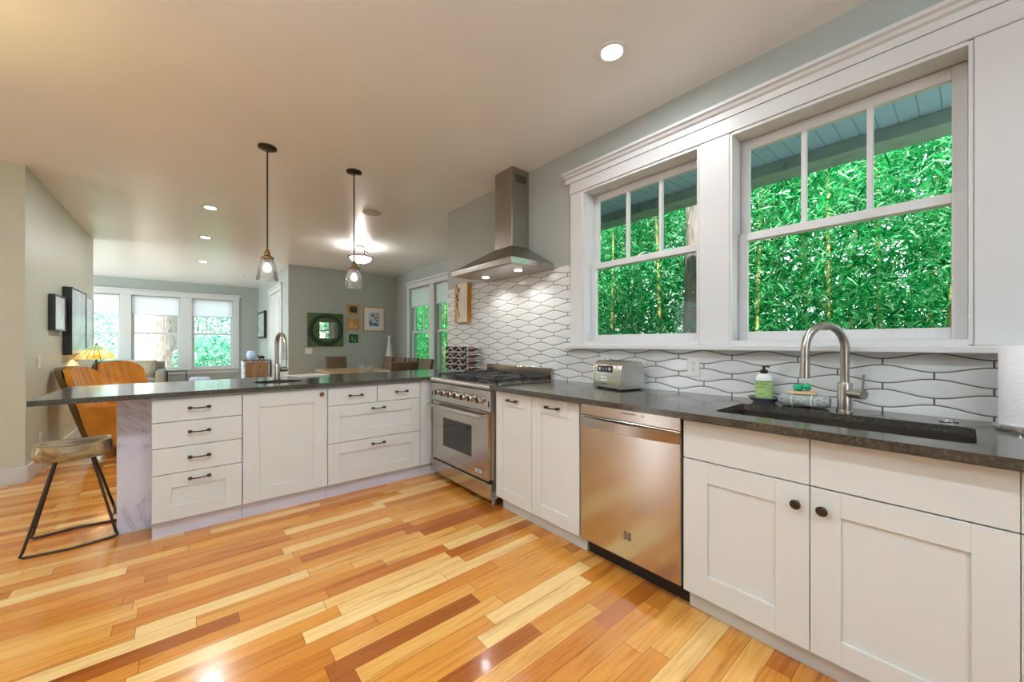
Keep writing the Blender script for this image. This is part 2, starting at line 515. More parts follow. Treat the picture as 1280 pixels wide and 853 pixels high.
def wall_boxes(bm, axis, p0, p1, a0, a1, z0, z1, holes):
    """A wall from p0 to p1 across, a0..a1 along; holes (a0,a1,z0,z1)."""
    cuts = sorted({a0, a1} | {h[0] for h in holes} | {h[1] for h in holes})
    for s, e in zip(cuts, cuts[1:]):
        hs = sorted([h for h in holes if h[0] <= s + 1e-6 and h[1] >= e - 1e-6], key=lambda h: h[2])
        z = z0
        for seg in [(h[2], h[3]) for h in hs] + [(z1, z1)]:
            if seg[0] - z > 1e-5:
                if axis == 'x': box(bm, p0, p1, s, e, z, seg[0])
                else: box(bm, s, e, p0, p1, z, seg[0])
            z = seg[1]


def wall(name, mat, axis, p0, p1, a0, a1, holes=()):
    bm = B(); wall_boxes(bm, axis, p0, p1, a0, a1, 0, HC, list(holes))
    return struct(obj(name, bm, mat))


KW = [(-0.01, 0.865, 1.215, 2.415), (1.05, 1.935, 1.215, 2.415)]        # kitchen window openings (y0,y1,z0,z1)
LW = [(-2.25, -1.25, 0.58, 2.39), (-1.06, -0.18, 0.58, 2.39), (0.055, 0.91, 0.58, 2.39)]   # living
DW = [(5.75, 6.70, 0.5, 2.40), (6.88, 7.80, 0.5, 2.40)]
wall('wall_right', 'wall', 'x', XW, XW + 0.16, -3.1, 4.02, KW)
wall('wall_dining_return', 'wall', 'y', 3.86, 4.02, XW + 0.16, 3.67, [(2.80, 3.50, 0.9, 2.38)])
wall('wall_dining_right', 'wall', 'x', 3.67, 3.83, 3.86, 8.81, DW)
wall('wall_dining_back', 'wall', 'y', 8.65, 8.81, 1.5, 3.67)
wall('wall_living_right', 'wall', 'x', 1.5, 1.66, 8.81, 12.9)
wall('wall_living_back', 'wall', 'y', 12.9, 13.05, -5.15, 1.66, LW)
wall('wall_hall', 'hallwall', 'y', 5.32, 8.44, -4.6, -1.1)
M['reflectwood'] = wood('warm_reflected_wood', '#8a5a24', '#b57f3c', (6, 6, 1), 0.5)  # unseen wall coloured warm for the dishwasher front to reflect
wall('wall_left', 'reflectwood', 'x', -4.6, -4.45, -3.1, 5.32, [(4.2, 4.75, 0.15, 2.3)])
wall('wall_living_left', 'wall', 'x', -5.15, -5.0, 8.44, 12.9, [(9.0, 12.2, 0.4, 2.6)])
wall('wall_living_front', 'wall', 'y', 8.29, 8.44, -5.15, -4.6)
wall('wall_back', 'wall', 'y', -3.1, -2.95, -4.45, XW, [(-1.6, 0.0, 0.9, 2.3)])
bm = B(); box(bm, XW - 0.008, XW - 0.0005, -0.9, 2.0675, 0.9155, 1.1785); box(bm, XW - 0.008, XW - 0.0005, 2.0675, 4.018, 0.9155, 1.86)
struct(obj('wall_tile_backsplash', bm, 'tile'))
# baseboards
for nm, a in (('baseboard_hall_front', (-4.45, -1.085, 5.30, 5.3195, 0, 0.145)), ('baseboard_hall_side', (-1.0995, -1.08, 5.3, 8.44, 0, 0.145)),
              ('baseboard_dining', (1.5, 3.67, 8.63, 8.6495, 0, 0.14)), ('baseboard_living', (-5.0, 1.5, 12.88, 12.8995, 0, 0.14))):
    struct(bx(nm, 'trim', None, *a, bev=0.004))

# kitchen window casing
XC = 2.357
tn = [0]


def trim(*a, mat='trim', bev=0.003):
    tn[0] += 1
    return struct(bx('trim_%d' % tn[0], mat, None, *a, bev=bev))


trim(XC, XW - 0.0002, 1.944, 2.068, 1.211, 2.42)
trim(XC, XW - 0.0002, 0.872, 1.043, 1.211, 2.42)
trim(XC, XW - 0.0002, -0.62, -0.018, 1.211, 2.42)
trim(XC - 0.006, XW - 0.0002, -0.64, 2.07, 2.4205, 2.508)
bm = B()
prof = [(XW - 0.0002, 2.509), (XC - 0.012, 2.509), (XC - 0.012, 2.545), (XC - 0.026, 2.552), (XC - 0.034, 2.566), (XC - 0.05, 2.572), (XC - 0.05, 2.59), (XW - 0.0002, 2.59)]
extrude_poly(bm, [(x, -0.66, z) for x, z in prof], (0, -0.66, 0), (0, 2.113, 0))
tn[0] += 1; struct(obj('trim_%d' % tn[0], bm, 'trim'))
trim(2.305, XW - 0.0002, -0.64, 2.09, 1.179, 1.2105, bev=0.005)
# jamb liners inside each opening (2 cm boards)
for (y0, y1, z0, z1) in KW:
    bm = B()
    for a in ((y0 - 0.006, y0 + 0.006, z0, z1), (y1 - 0.006, y1 + 0.006, z0, z1), (y0 + 0.006, y1 - 0.006, z1 - 0.012, z1 + 0.004), (y0 + 0.006, y1 - 0.006, z0 - 0.004, z0 + 0.022)):
        box(bm, XC + 0.002, 2.535, *a)
    tn[0] += 1; struct(obj('trim_%d' % tn[0], bm, 'trim'))


def sash_window(name, axis, sgn, pin, a0, a1, z0, z1, zmeet, ncols, muntin_low=None, mat='trim', fw=0.045, low_bottom=0.05):
    """Double-hung window. pin: inner face of lower sash; sgn: outward direction along the wall normal."""
    root = struct_empty(name)

    def bb(bm, p0, p1, s0, s1, q0, q1):
        lo, hi = sorted((p0, p1))
        if axis == 'x': box(bm, lo, hi, s0, s1, q0, q1, bev=0.002)
        else: box(bm, s0, s1, lo, hi, q0, q1, bev=0.002)
    t = 0.03
    lo = B()      # lower sash
    P0, P1 = pin, pin + sgn * t
    bb(lo, P0, P1, a0, a0 + fw, z0, zmeet + 0.022); bb(lo, P0, P1, a1 - fw, a1, z0, zmeet + 0.022)
    bb(lo, P0, P1, a0 + fw, a1 - fw, z0, z0 + low_bottom); bb(lo, P0, P1, a0 + fw, a1 - fw, zmeet - 0.022, zmeet + 0.022)
    obj('lower_sash', lo, mat, root)
    g = B(); bb(g, P0 + sgn * .012, P0 + sgn * .017, a0 + fw - .004, a1 - fw + .004, z0 + low_bottom - .004, zmeet - 0.018); obj('glass_pane', g, 'glass', root)
    up = B()
    Q0, Q1 = pin + sgn * (t + 0.004), pin + sgn * (2 * t + 0.004)
    bb(up, Q0, Q1, a0, a0 + fw, zmeet - 0.02, z1); bb(up, Q0, Q1, a1 - fw, a1, zmeet - 0.02, z1)
    bb(up, Q0, Q1, a0 + fw, a1 - fw, zmeet - 0.02, zmeet + 0.02); bb(up, Q0, Q1, a0 + fw, a1 - fw, z1 - 0.055, z1)
    wdt = a1 - a0 - 2 * fw
    for k in range(1, ncols):
        c = a0 + fw + wdt * k / ncols
        bb(up, Q0, Q1, c - 0.011, c + 0.011, zmeet + 0.02, z1 - 0.055)
    obj('upper_sash', up, mat, root)
    g = B(); bb(g, Q0 + sgn * .012, Q0 + sgn * .017, a0 + fw - .004, a1 - fw + .004, zmeet + 0.016, z1 - 0.05); obj('glass_pane', g, 'glass', root)
    return root


sash_window('window_1', 'x', 1, 2.45, -0.0035, 0.8585, 1.237, 2.40, 1.832, 3)
sash_window('window_2', 'x', 1, 2.45, 1.0565, 1.9285, 1.237, 2.40, 1.828, 3)
for i, (a0, a1, z0, z1) in enumerate(LW):
    sash_window('window_%d' % (3 + i), 'y', 1, 12.95, a0, a1, z0, z1, 1.476, 3, fw=0.05)
for i, (a0, a1, z0, z1) in enumerate(DW):
    sash_window('window_%d' % (6 + i), 'x', 1, 3.72, a0, a1, z0, z1, 1.47, 2, fw=0.05)
sash_window('window_8', 'y', -1, 3.95, 2.80, 3.50, 0.9, 2.38, 1.64, 2, fw=0.045)
# living-room window casing
for a in ((-1.25, -1.06), (-0.18, 0.055), (0.91, 1.05), (-2.4, -2.25)):
    trim(a[0], a[1], 12.875, 12.8998, 0.575, 2.395)
trim(-2.42, 1.06, 12.87, 12.8998, 2.396, 2.50)
trim(-2.46, 1.09, 12.85, 12.8998, 2.501, 2.54)
trim(-2.46, 1.09, 12.83, 12.8998, 0.535, 0.5745)
trim(-2.40, 1.05, 12.875, 12.8998, 0.44, 0.5345)
# dining window casing
for a in ((6.70, 6.88), (7.80, 7.90), (5.62, 5.75)):
    trim(3.645, 3.6698, a[0], a[1], 0.495, 2.405)
trim(2.70, 2.80, 4.0202, 4.045, 0.9, 2.38); trim(3.50, 3.60, 4.0202, 4.045, 0.9, 2.38); trim(2.69, 3.61, 4.0202, 4.05, 2.381, 2.49); trim(2.66, 3.64, 4.0202, 4.09, 0.86, 0.899)
trim(3.64, 3.6698, 5.6, 7.91, 2.406, 2.50)
trim(3.62, 3.6698, 5.58, 7.96, 2.501, 2.545)
trim(3.60, 3.6698, 5.58, 7.94, 0.455, 0.4945)
# white door and casing in the living room's right wall
d1 = struct_empty('door_1')
bm = B(); box(bm, 1.488, 1.4998, 9.42, 10.82, 0.0, 2.36); obj('door_slab', bm, 'trim', d1)
bm = B()
for y in (9.52, 10.18):
    for z in ((0.2, 0.95), (1.1, 2.2)): box(bm, 1.482, 1.4875, y, y + 0.54, z[0], z[1], bev=0.004)
obj('door_panel', bm, 'trim', d1)
trim(1.475, 1.4998, 9.30, 9.415, 0, 2.37); trim(1.475, 1.4998, 10.825, 10.94, 0, 2.37); trim(1.47, 1.4998, 9.28, 10.96, 2.371, 2.47); trim(1.455, 1.4998, 9.25, 10.99, 2.471, 2.51)

# porch soffit and beam outside the kitchen windows
struct(bx('trim_porch_soffit', 'soffit', None, 2.545, 3.47, -3.0, 3.84, 2.60, 2.64))
struct(bx('trim_porch_beam', 'beam', None, 3.40, 3.62, -3.0, 3.84, 2.515, 2.5995, bev=0.004))
struct(bx('trim_porch_fascia', 'beam', None, 3.38, 3.64, -3.0, 3.84, 2.645, 2.76, bev=0.004))
struct(bx('ground', 'ground', None, -14, 24, -10, 32, -0.45, -0.30))

# ------------------------------------------------------------------ cabinets
RIGHT = -PI / 2        # local +x runs towards -Y, local +y into the wall


def shaker(bm, x0, x1, z0, z1, t=0.02, rail=0.075, rec=0.009, top=None):
    """A framed front with recessed panel, face at y=0, thickness t behind."""
    top = rail if top is None else top
    box(bm, x0, x0 + rail, 0, t, z0, z1, bev=0.0012); box(bm, x1 - rail, x1, 0, t, z0, z1, bev=0.0012)
    box(bm, x0 + rail, x1 - rail, 0, t, z0, z0 + rail, bev=0.0012); box(bm, x0 + rail, x1 - rail, 0, t, z1 - top, z1, bev=0.0012)
    box(bm, x0 + rail, x1 - rail, rec, t, z0 + rail, z1 - top)


def front_shaker(name, parent, x0, x1, z0, z1, **k):
    bm = B(); shaker(bm, x0, x1, z0, z1, **k)
    return obj(name, bm, 'cab', parent)


def front_flat(name, parent, x0, x1, z0, z1):
    return bx(name, 'cab', parent, x0, x1, 0, 0.02, z0, z1, bev=0.0015)


def pull(parent, xc, z, L=0.105):
    bm = B()
    for s in (-1, 1):
        x = xc + s * L / 2
        box(bm, x - 0.009, x + 0.009, -0.024, -0.0002, z - 0.007, z + 0.007, bev=0.003)
        box(bm, x - 0.011, x + 0.011, -0.029, -0.018, z - 0.0085, z + 0.0085, bev=0.003)
    pts = [(xc - L / 2 + L * k / 8, -0.0235 - 0.005 * math.sin(PI * k / 8), z - 0.003 * math.sin(PI * k / 8)) for k in range(9)]
    tube(bm, pts, 0.0042, 8)
    return obj('handle', bm, 'bronze', parent, True)


def knob(parent, xc, z, mat='bronze'):
    bm = B()
    lathe(bm, [(0.0, -0.0002), (0.011, -0.0002), (0.007, 0.006), (0.006, 0.014), (0.0165, 0.018), (0.0175, 0.023), (0.013, 0.028), (0.0, 0.0295)], 20,
          Matrix.Translation((xc, 0, z)) @ Matrix.Rotation(PI / 2, 4, 'X'))
    return obj('knob', bm, mat, parent, True)


def carcass(parent, W, depth=0.6, toe_d=0.068, toe_h=0.10, top=0.8845, toe_mat='cab'):
    bm = B(); t = 0.018
    box(bm, 0.0005, t, 0.0205, depth, toe_h, top); box(bm, W - t, W - 0.0005, 0.0205, depth, toe_h, top)
    box(bm, t, W - t, 0.0205, depth, toe_h, toe_h + t); box(bm, t, W - t, depth - t, depth, toe_h + t, top); box(bm, t, W - t, 0.0205, 0.04, top - 0.02, top)
    obj('body', bm, 'cab', parent)
    bx('toe_kick', toe_mat, parent, 0.0005, W - 0.0005, toe_d, toe_d + 0.018, 0.0, toe_h - 0.0005)


XD = 1.72
# sink base: Y .831 .. -.095
c = thing('sink_cabinet', 'white sink base cabinet with two shaker doors under the kitchen sink', 'cabinet', (XD, 0.834, 0), RIGHT)
carcass(c, 0.928)
front_flat('false_drawer', c, 0.003, 0.4655, 0.705, 0.872)
front_flat('false_drawer', c, 0.4685, 0.9272, 0.705, 0.872)
d = front_shaker('door', c, 0.003, 0.4655, 0.102, 0.700, rail=0.105, top=0.09); knob(d, 0.428, 0.628)
d = front_shaker('door', c, 0.4685, 0.9272, 0.102, 0.700, rail=0.085, top=0.085); knob(d, 0.505, 0.628)
# cabinet beyond the right edge of the sink base
c = thing('end_cabinet', 'white base cabinet right of the sink base, cut by the frame edge', 'cabinet', (XD, -0.0945, 0), RIGHT)
carcass(c, 0.5); front_flat('drawer', c, 0.0005, 0.497, 0.705, 0.872); front_shaker('door', c, 0.0005, 0.497, 0.102, 0.700)
# two tall pull-out fronts between range and dishwasher
c = thing('pull_out_cabinet', 'white base cabinet with two tall narrow fronts between range and dishwasher', 'cabinet', (XD, 2.226, 0), RIGHT)
carcass(c, 0.788)
d = front_shaker('door', c, 0.004, 0.379, 0.104, 0.872, rail=0.075, top=0.095); pull(d, 0.195, 0.822, 0.085)
d = front_shaker('door', c, 0.383, 0.784, 0.104, 0.872, rail=0.085, top=0.095); pull(d, 0.58, 0.822, 0.095)

# dishwasher
c = thing('dishwasher', 'brushed steel dishwasher under the counter beside the sink cabinet', 'dishwasher', (XD - 0.004, 1.434, 0), RIGHT)
bx('body', 'shadowgap', c, 0.002, 0.598, 0.03, 0.6, 0.10, 0.8835)
bx('kick_plate', 'black', c, 0.004, 0.596, 0.085, 0.1, 0.0, 0.0995)
bm = B(); box(bm, 0.006, 0.592, 0, 0.0295, 0.108, 0.815, bev=0.004, seg=2); obj('door', bm, 'steel', c)
bm = B(); box(bm, 0.006, 0.592, 0, 0.0295, 0.8165, 0.879, bev=0.003, seg=2); cp = obj('control_strip', bm, 'steel', c)
bm = B()
outl = []
NS = 20
for k in range(NS + 1):
    x = 0.008 + 0.582 * k / NS; outl.append((x, -0.006 - 0.04 * math.sin(PI * k / NS) ** 0.8))
ins = [(x, y + 0.012) for x, y in reversed(outl)]
extrude_poly(bm, [(x, y, 0.758) for x, y in outl + ins], (0, 0, 0.758), (0, 0, 0.809))
obj('handle', bm, 'nickel', c)
bm = B(); box(bm, 0.276, 0.36, -0.0012, -0.0002, 0.8575, 0.861); obj('lettering', bm, 'bronze', cp)
bm = B(); cyl(bm, (0.40, -0.002, 0.857), (0.40, -0.0001, 0.857), 0.0045, n=14); obj('indicator', bm, 'white_plastic', cp)
bm = B(); box(bm, 0.293, 0.333, -0.0015, -0.0001, 0.212, 0.252, bev=0.0006); lg = obj('badge', bm, 'bronze', c)
bm = B()
for k in range(4): box(bm, 0.298, 0.328 - 0.006 * (k % 2), -0.0023, -0.0016, 0.218 + 0.008 * k, 0.2215 + 0.008 * k)
tube(bm, [(0.313 + 0.0175 * math.cos(2 * PI * k / 20), -0.002, 0.232 + 0.0175 * math.sin(2 * PI * k / 20)) for k in range(20)], 0.001, 5, True)
obj('lettering', bm, 'nickel', lg)

# peninsula: face plane Y
YP = 3.222
pen = thing('drawer_cabinet', 'white peninsula cabinet with a stack of four drawers beside the marble end', 'cabinet', (-0.178, YP, 0))
carcass(pen, 0.459, 0.58, 0.035, toe_mat='toe')
for z0, z1, sh in ((0.728, 0.868, 0), (0.567, 0.724, 0), (0.402, 0.563, 0), (0.106, 0.398, 1)):
    d = front_shaker('drawer', pen, 0.003, 0.456, z0, z1, rail=0.09, top=0.09) if sh else front_flat('drawer', pen, 0.003, 0.456, z0, z1)
    pull(d, 0.23, z1 - 0.042 if sh else (z0 + z1) / 2 + 0.01, 0.095)
c = thing('door_cabinet', 'white peninsula cabinet with one wide shaker door below the small prep sink', 'cabinet', (0.282, YP, 0))
carcass(c, 0.545, 0.58, 0.035, toe_mat='toe')
d = front_shaker('door', c, 0.003, 0.542, 0.106, 0.868, rail=0.095, top=0.10); knob(d, 0.50, 0.828, 'brass')
c = thing('wide_drawer_cabinet', 'white peninsula cabinet with two small drawers over two wide ones near range', 'cabinet', (0.828, YP, 0))
carcass(c, 0.788, 0.58, 0.035, toe_mat='toe')
for x0, x1 in ((0.003, 0.390), (0.396, 0.785)):
    d = front_flat('drawer', c, x0, x1, 0.728, 0.868); pull(d, (x0 + x1) / 2 + 0.015, 0.80, 0.095)
for z0, z1 in ((0.430, 0.724), (0.106, 0.426)):
    d = front_shaker('drawer', c, 0.003, 0.785, z0, z1, rail=0.085, top=0.09); pull(d, 0.398, z1 - 0.045, 0.095)
c = thing('filler_panel', 'narrow white filler panel in the corner between peninsula drawers and range', 'panel', (1.617, YP, 0))
bm = B(); box(bm, 0.001, 0.115, 0.0, 0.018, 0.106, 0.884); obj('panel', bm, 'cab', c)
bx('toe_kick', 'toe', c, 0.0005, 0.16, 0.035, 0.053, 0, 0.1)
# corner base behind the range's left side, carries the worktop
c = thing('corner_cabinet', 'white corner base cabinet under the worktop beside the range', 'cabinet', (1.737, YP + 0.02, 0))
bx('body', 'cab', c, 0, 0.62, 0.0, 0.70, 0.0, 0.8845)
# marble end
bm = B(); box(bm, -0.352, -0.1795, 3.47, 3.86, 0.0, 0.8845, bev=0.002)
tag(obj('marble_end_panel', bm, 'marble'), 'pale veined marble slab standing under the end of the peninsula', 'panel')
# back panel of the peninsula
bm = B(); box(bm, -0.178, 1.73, 3.803, 3.823, 0.0, 0.8845); tag(obj('peninsula_back_panel', bm, 'cab'), 'white panel closing the dining side of the peninsula', 'panel')

# worktops
PS = (0.547, 3.56)     # prep sink centre
bm = B()
hole = [(PS[0] + 0.165 * math.cos(2 * PI * k / 40), PS[1] + 0.165 * math.sin(2 * PI * k / 40)) for k in range(40)]
slab(bm, [(-0.655, 3.19), (1.66, 3.19), (1.70, 3.178), (XW - 0.009, 3.178), (XW - 0.009, 4.09), (-0.655, 4.09)], [hole], 0.885, 0.915)
tag(obj('worktop', bm, 'stone'), 'dark stone peninsula worktop reaching out over the stool', 'worktop')
SX0, SX1, SY0, SY1 = 1.805, 2.155, -0.02, 0.735
bm = B()
r = 0.035
hole = []
for cx, cy, a0 in ((SX1 - r, SY1 - r, 0), (SX0 + r, SY1 - r, 90), (SX0 + r, SY0 + r, 180), (SX1 - r, SY0 + r, 270)):
    for k in range(6):
        a = math.radians(a0 + 18 * k); hole.append((cx + r * math.cos(a), cy + r * math.sin(a)))
slab(bm, [(1.668, -0.9), (XW - 0.009, -0.9), (XW - 0.009, 2.236), (1.668, 2.236)], [hole], 0.885, 0.915)
tag(obj('worktop', bm, 'stone'), 'dark stone worktop along the window wall holding the sink', 'worktop')
# sinks
k_ = thing('kitchen_sink', 'long undermount sink basin sunk in the worktop under the window', 'sink', (0, 0, 0.884))
bm = B()
box(bm, SX0 - 0.012, SX0 - 0.002, SY0 - 0.01, SY1 + 0.01, -0.2, 0); box(bm, SX1 + 0.002, SX1 + 0.012, SY0 - 0.01, SY1 + 0.01, -0.2, 0)
box(bm, SX0 - 0.002, SX1 + 0.002, SY0 - 0.012, SY0 - 0.002, -0.2, 0); box(bm, SX0 - 0.002, SX1 + 0.002, SY1 + 0.002, SY1 + 0.012, -0.2, 0)
box(bm, SX0 - 0.012, SX1 + 0.012, SY0 - 0.012, SY1 + 0.012, -0.21, -0.2)
obj('basin', bm, 'sinksteel', k_)
bm = B(); cyl(bm, (1.98, 0.36, -0.1998), (1.98, 0.36, -0.197), 0.04); obj('drain', bm, 'chrome', k_)
k_ = thing('prep_sink', 'small round prep sink sunk in the peninsula worktop', 'sink', (PS[0], PS[1], 0.884))
bm = B(); lathe(bm, [(0.172, 0.0), (0.166, 0.0), (0.155, -0.14), (0.1, -0.16), (0.0, -0.163), (0.0, -0.168), (0.105, -0.166), (0.165, -0.145), (0.172, 0.0)], 36); obj('basin', bm, 'sinksteel', k_, True)
bm = B(); cyl(bm, (0, 0, -0.162), (0, 0, -0.159), 0.035); obj('drain', bm, 'chrome', k_)


# ------------------------------------------------------------------ faucets
def faucet(label, loc, rz, H=0.385, reach=0.17, rb=0.027, rt=0.0165, drop=0.14):
    """Spout reaches along local -y; lever on local +x side."""
    t = thing('faucet', label, 'faucet', loc, rz)
    bm = B(); lathe(bm, [(0, 0), (rb + 0.003, 0), (rb + 0.003, 0.006), (rb, 0.009), (rb, 0.125), (rb - 0.002, 0.13), (rt + 0.001, 0.132), (0, 0.132)], 28); obj('body', bm, 'nickel', t, True)
    R = reach / 2
    pts = [(0, 0, 0.131)] + [(0, 0, 0.16 + (H - R - 0.16) * k / 3) for k in range(4)]
    pts += [(0, -R + R * math.cos(a), H - R + R * math.sin(a)) for a in [PI * k / 16 for k in range(1, 16)]]
    pts += [(0, -reach - 0.002, H - R - drop * 0.35 * k) for k in range(0, 2)]
    bm = B(); tube(bm, pts, rt, 16); sp_ = obj('spout', bm, 'nickel', t, True)
    bm = B(); z = H - R - drop * 0.35
    tube(bm, [(0, -reach - 0.002, z + 0.002), (0, -reach - 0.004, z - drop * 0.6)], [rt + 0.001, rt + 0.003], 16); obj('spray_head', bm, 'nickel', sp_, True)
    bm = B(); cyl(bm, (rb - 0.003, 0, 0.085), (rb + 0.055, 0, 0.085), 0.021, n=20); hd = obj('handle', bm, 'nickel', t, True)
    bm = B(); tube(bm, [(rb + 0.045, 0, 0.1), (rb + 0.05, 0.0, 0.125), (rb + 0.052, 0.002, 0.17)], 0.0045, 8); obj('lever', bm, 'nickel', hd, True)
    return t


faucet('brushed nickel gooseneck faucet behind the long kitchen sink', (2.245, 0.352, 0.915), RIGHT - math.radians(32), reach=0.2)
faucet('brushed nickel gooseneck faucet beside the prep sink on the peninsula', (0.567, 3.77, 0.915), math.radians(12), reach=0.16)

# ------------------------------------------------------------------ range
XR = 1.70
c = thing('range', 'stainless steel gas range with seven knobs between peninsula and cabinets', 'range', (XR, 3.176, 0), RIGHT)
W = 0.916
bm = B(); box(bm, 0.002, W - 0.002, 0.03, 0.66, 0.06, 0.893); obj('body', bm, 'steel', c)
bm = B(); box(bm, 0.036, W - 0.036, 0.0, 0.0295, 0.19, 0.708, bev=0.004, seg=2); dr = obj('oven_door', bm, 'steel', c)
bm = B(); box(bm, 0.225, 0.662, -0.0015, -0.0002, 0.33, 0.575); obj('window', bm, 'oven_glass', dr)
bm = B()
cyl(bm, (0.055, -0.055, 0.672), (0.87, -0.055, 0.672), 0.0155, n=20)
for x in (0.075, 0.85): cyl(bm, (x, -0.055, 0.672), (x, -0.0002, 0.672), 0.013, n=14)
obj('handle', bm, 'nickel', dr, True)
bd = bx('badge', 'black', dr, 0.715, 0.815, -0.003, -0.0002, 0.226, 0.264, bev=0.0012)
bx('badge_face', 'white_plastic', bd, 0.719, 0.811, -0.0038, -0.0031, 0.23, 0.26)
text('lettering', 'NXR', 0.031, 'black', bd, (0.765, -0.0045, 0.2445), (PI / 2, 0, 0), 0.0004)
bm = B(); box(bm, 0.002, W - 0.002, 0.0, 0.0295, 0.712, 0.868, bev=0.003, seg=2); pn = obj('control_panel', bm, 'steel', c)
for x in (0.012, W - 0.045): bx('vent_slot', 'black', pn, x + 0.01, x + 0.022, -0.0012, -0.0002, 0.745, 0.79)
for i, yk in enumerate((3.016, 2.908, 2.805, 2.704, 2.602, 2.499, 2.385)):
    bm = B()
    mt = Matrix.Translation((3.176 - yk, 0, 0.79)) @ Matrix.Rotation(PI / 2, 4, 'X')
    lathe(bm, [(0, 0.0002), (0.031, 0.0002), (0.031, 0.007), (0.024, 0.009), (0.022, 0.034), (0.019, 0.038), (0, 0.038)], 24, mt)
    kb = obj('knob', bm, 'nickel' if i == 3 else 'steelv', pn, True)
    bm = B(); box(bm, 3.176 - yk - 0.006, 3.176 - yk + 0.006, -0.047, -0.0385, 0.769, 0.811, bev=0.002); obj('grip', bm, 'bronze', kb)
bm = B()
pf = [(0.03, 0.872)] + [(0.012 - 0.028 * math.sin(a), 0.892 + 0.021 * -math.cos(a)) for a in [PI * k / 10 for k in range(11)]] + [(0.03, 0.913)]
extrude_poly(bm, [(0.0, y, z) for y, z in pf], (0, 0, 0), (W, 0, 0)); obj('bullnose', bm, 'nickel', c, True)
bm = B(); box(bm, 0.0, W, 0.0305, 0.66, 0.8935, 0.913, bev=0.002); obj('cooktop', bm, 'steel', c)
bm = B(); box(bm, 0.0, W, 0.635, 0.6595, 0.9135, 1.015, bev=0.004, seg=2); obj('backguard', bm, 'steel', c)
bm = B(); box(bm, 0.002, W - 0.002, 0.0, 0.0295, 0.058, 0.172, bev=0.003); obj('kick_panel', bm, 'steel', c)
bx('gap_shadow_strip', 'black', c, 0.03, W - 0.03, 0.012, 0.0295, 0.1725, 0.1895)
for x in (0.012, W - 0.05):
    pass
for x in (0.05, W - 0.05):
    for y in (0.07, 0.6):
        bm = B(); cyl(bm, (x, y, 0), (x, y, 0.06), 0.018, 0.014, 12); obj('leg', bm, 'nickel', c)
for gx in range(3):
    x0 = 0.02 + gx * 0.2925; x1 = x0 + 0.288; y0, y1 = 0.07, 0.615; xm = (x0 + x1) / 2
    bm = B(); t = 0.0075; z0, z1 = 0.934, 0.95
    for x in (x0 + t, x1 - t): box(bm, x - t, x + t, y0, y1, z0, z1, bev=0.002)
    for y in (y0 + t, (y0 + y1) / 2, y1 - t): box(bm, x0, x1, y - t, y + t, z0, z1, bev=0.002)
    for yc in (0.206, 0.479):
        for k in range(4):
            a = PI / 4 + k * PI / 2
            for s in (1,):
                p0 = Vector((xm + 0.035 * math.cos(a), yc + 0.035 * math.sin(a), 0.942)); p1 = Vector((xm + 0.15 * math.cos(a), yc + 0.145 * math.sin(a), 0.942))
                cyl(bm, p0, p1, 0.007, n=8)
        box(bm, x0, xm - 0.03, yc - 0.006, yc + 0.006, z0, z1, bev=0.002); box(bm, xm + 0.03, x1, yc - 0.006, yc + 0.006, z0, z1, bev=0.002)
    for x in (x0 + t, x1 - t):
        for y in (y0 + t, (y0 + y1) / 2, y1 - t): box(bm, x - t, x + t, y - t, y + t, 0.9132, z0)
    obj('grate', bm, 'iron', c)
    for yc in (0.206, 0.479):
        bm = B(); lathe(bm, [(0, 0.9132), (0.055, 0.9132), (0.05, 0.92), (0.032, 0.921), (0.032, 0.93), (0.024, 0.933), (0, 0.933)], 20, Matrix.Translation((xm, yc, 0))); obj('burner', bm, 'black', c, True)

# ------------------------------------------------------------------ hood
c = thing('range_hood', 'stainless steel chimney hood on the tiled wall above the range', 'hood', (0, 0, 0))
bm = B()
hy0, hy1, hx0 = 2.265, 3.15, 1.90
box(bm, hx0, XW - 0.009, hy0, hy1, 1.852, 1.897, bev=0.001)
obj('lip', bm, 'steel', c)
bm = B()
cy0, cy1, cx0 = 2.586, 2.83, 2.178
a = [bm.verts.new(p) for p in ((hx0, hy0, 1.8972), (XW - 0.009, hy0, 1.8972), (XW - 0.009, hy1, 1.8972), (hx0, hy1, 1.8972))]
t_ = [bm.verts.new(p) for p in ((cx0 - .004, cy0 - .004, 2.085), (XW - 0.009, cy0 - .004, 2.085), (XW - 0.009, cy1 + .004, 2.085), (cx0 - .004, cy1 + .004, 2.085))]
bm.faces.new(list(reversed(a))); bm.faces.new(t_)
for i in range(4): bm.faces.new((a[i], a[(i + 1) % 4], t_[(i + 1) % 4], t_[i]))
obj('canopy', bm, 'hoodsteel', c)
bm = B(); box(bm, cx0, XW - 0.001, cy0, cy1, 2.0855, HC - 0.0005, bev=0.002); ch = obj('chimney', bm, 'hoodsteel', c)
bm = B()
for k in range(7): box(bm, 2.22, 2.35, cy0 - 0.0012, cy0 - 0.0002, 2.665 + k * 0.01, 2.670 + k * 0.01)
obj('vent_slots', bm, 'black', ch)
bm = B(); box(bm, 1.93, 2.35, hy0 + 0.03, hy1 - 0.03, 1.846, 1.8515); obj('filter_plate', bm, 'nickel', c)
bm = B()
for k in range(5): cyl(bm, (hx0 - 0.0035, 2.60 + 0.03 * k, 1.874), (hx0 - 0.0002, 2.60 + 0.03 * k, 1.874), 0.0065, n=12)
obj('buttons', bm, 'chrome', c)
for y in (2.47, 2.94):
    bm = B(); cyl(bm, (2.15, y, 1.842), (2.15, y, 1.8458), 0.032, n=20); obj('lamp_lens', bm, 'lens', c)
    light('hood_lamp', 'SPOT', (2.15, y, 1.838), 5, (1.0, 0.96, 0.92), 0.02, direction=(0.1, 0, -1), spot=2.3, blend=0.6)

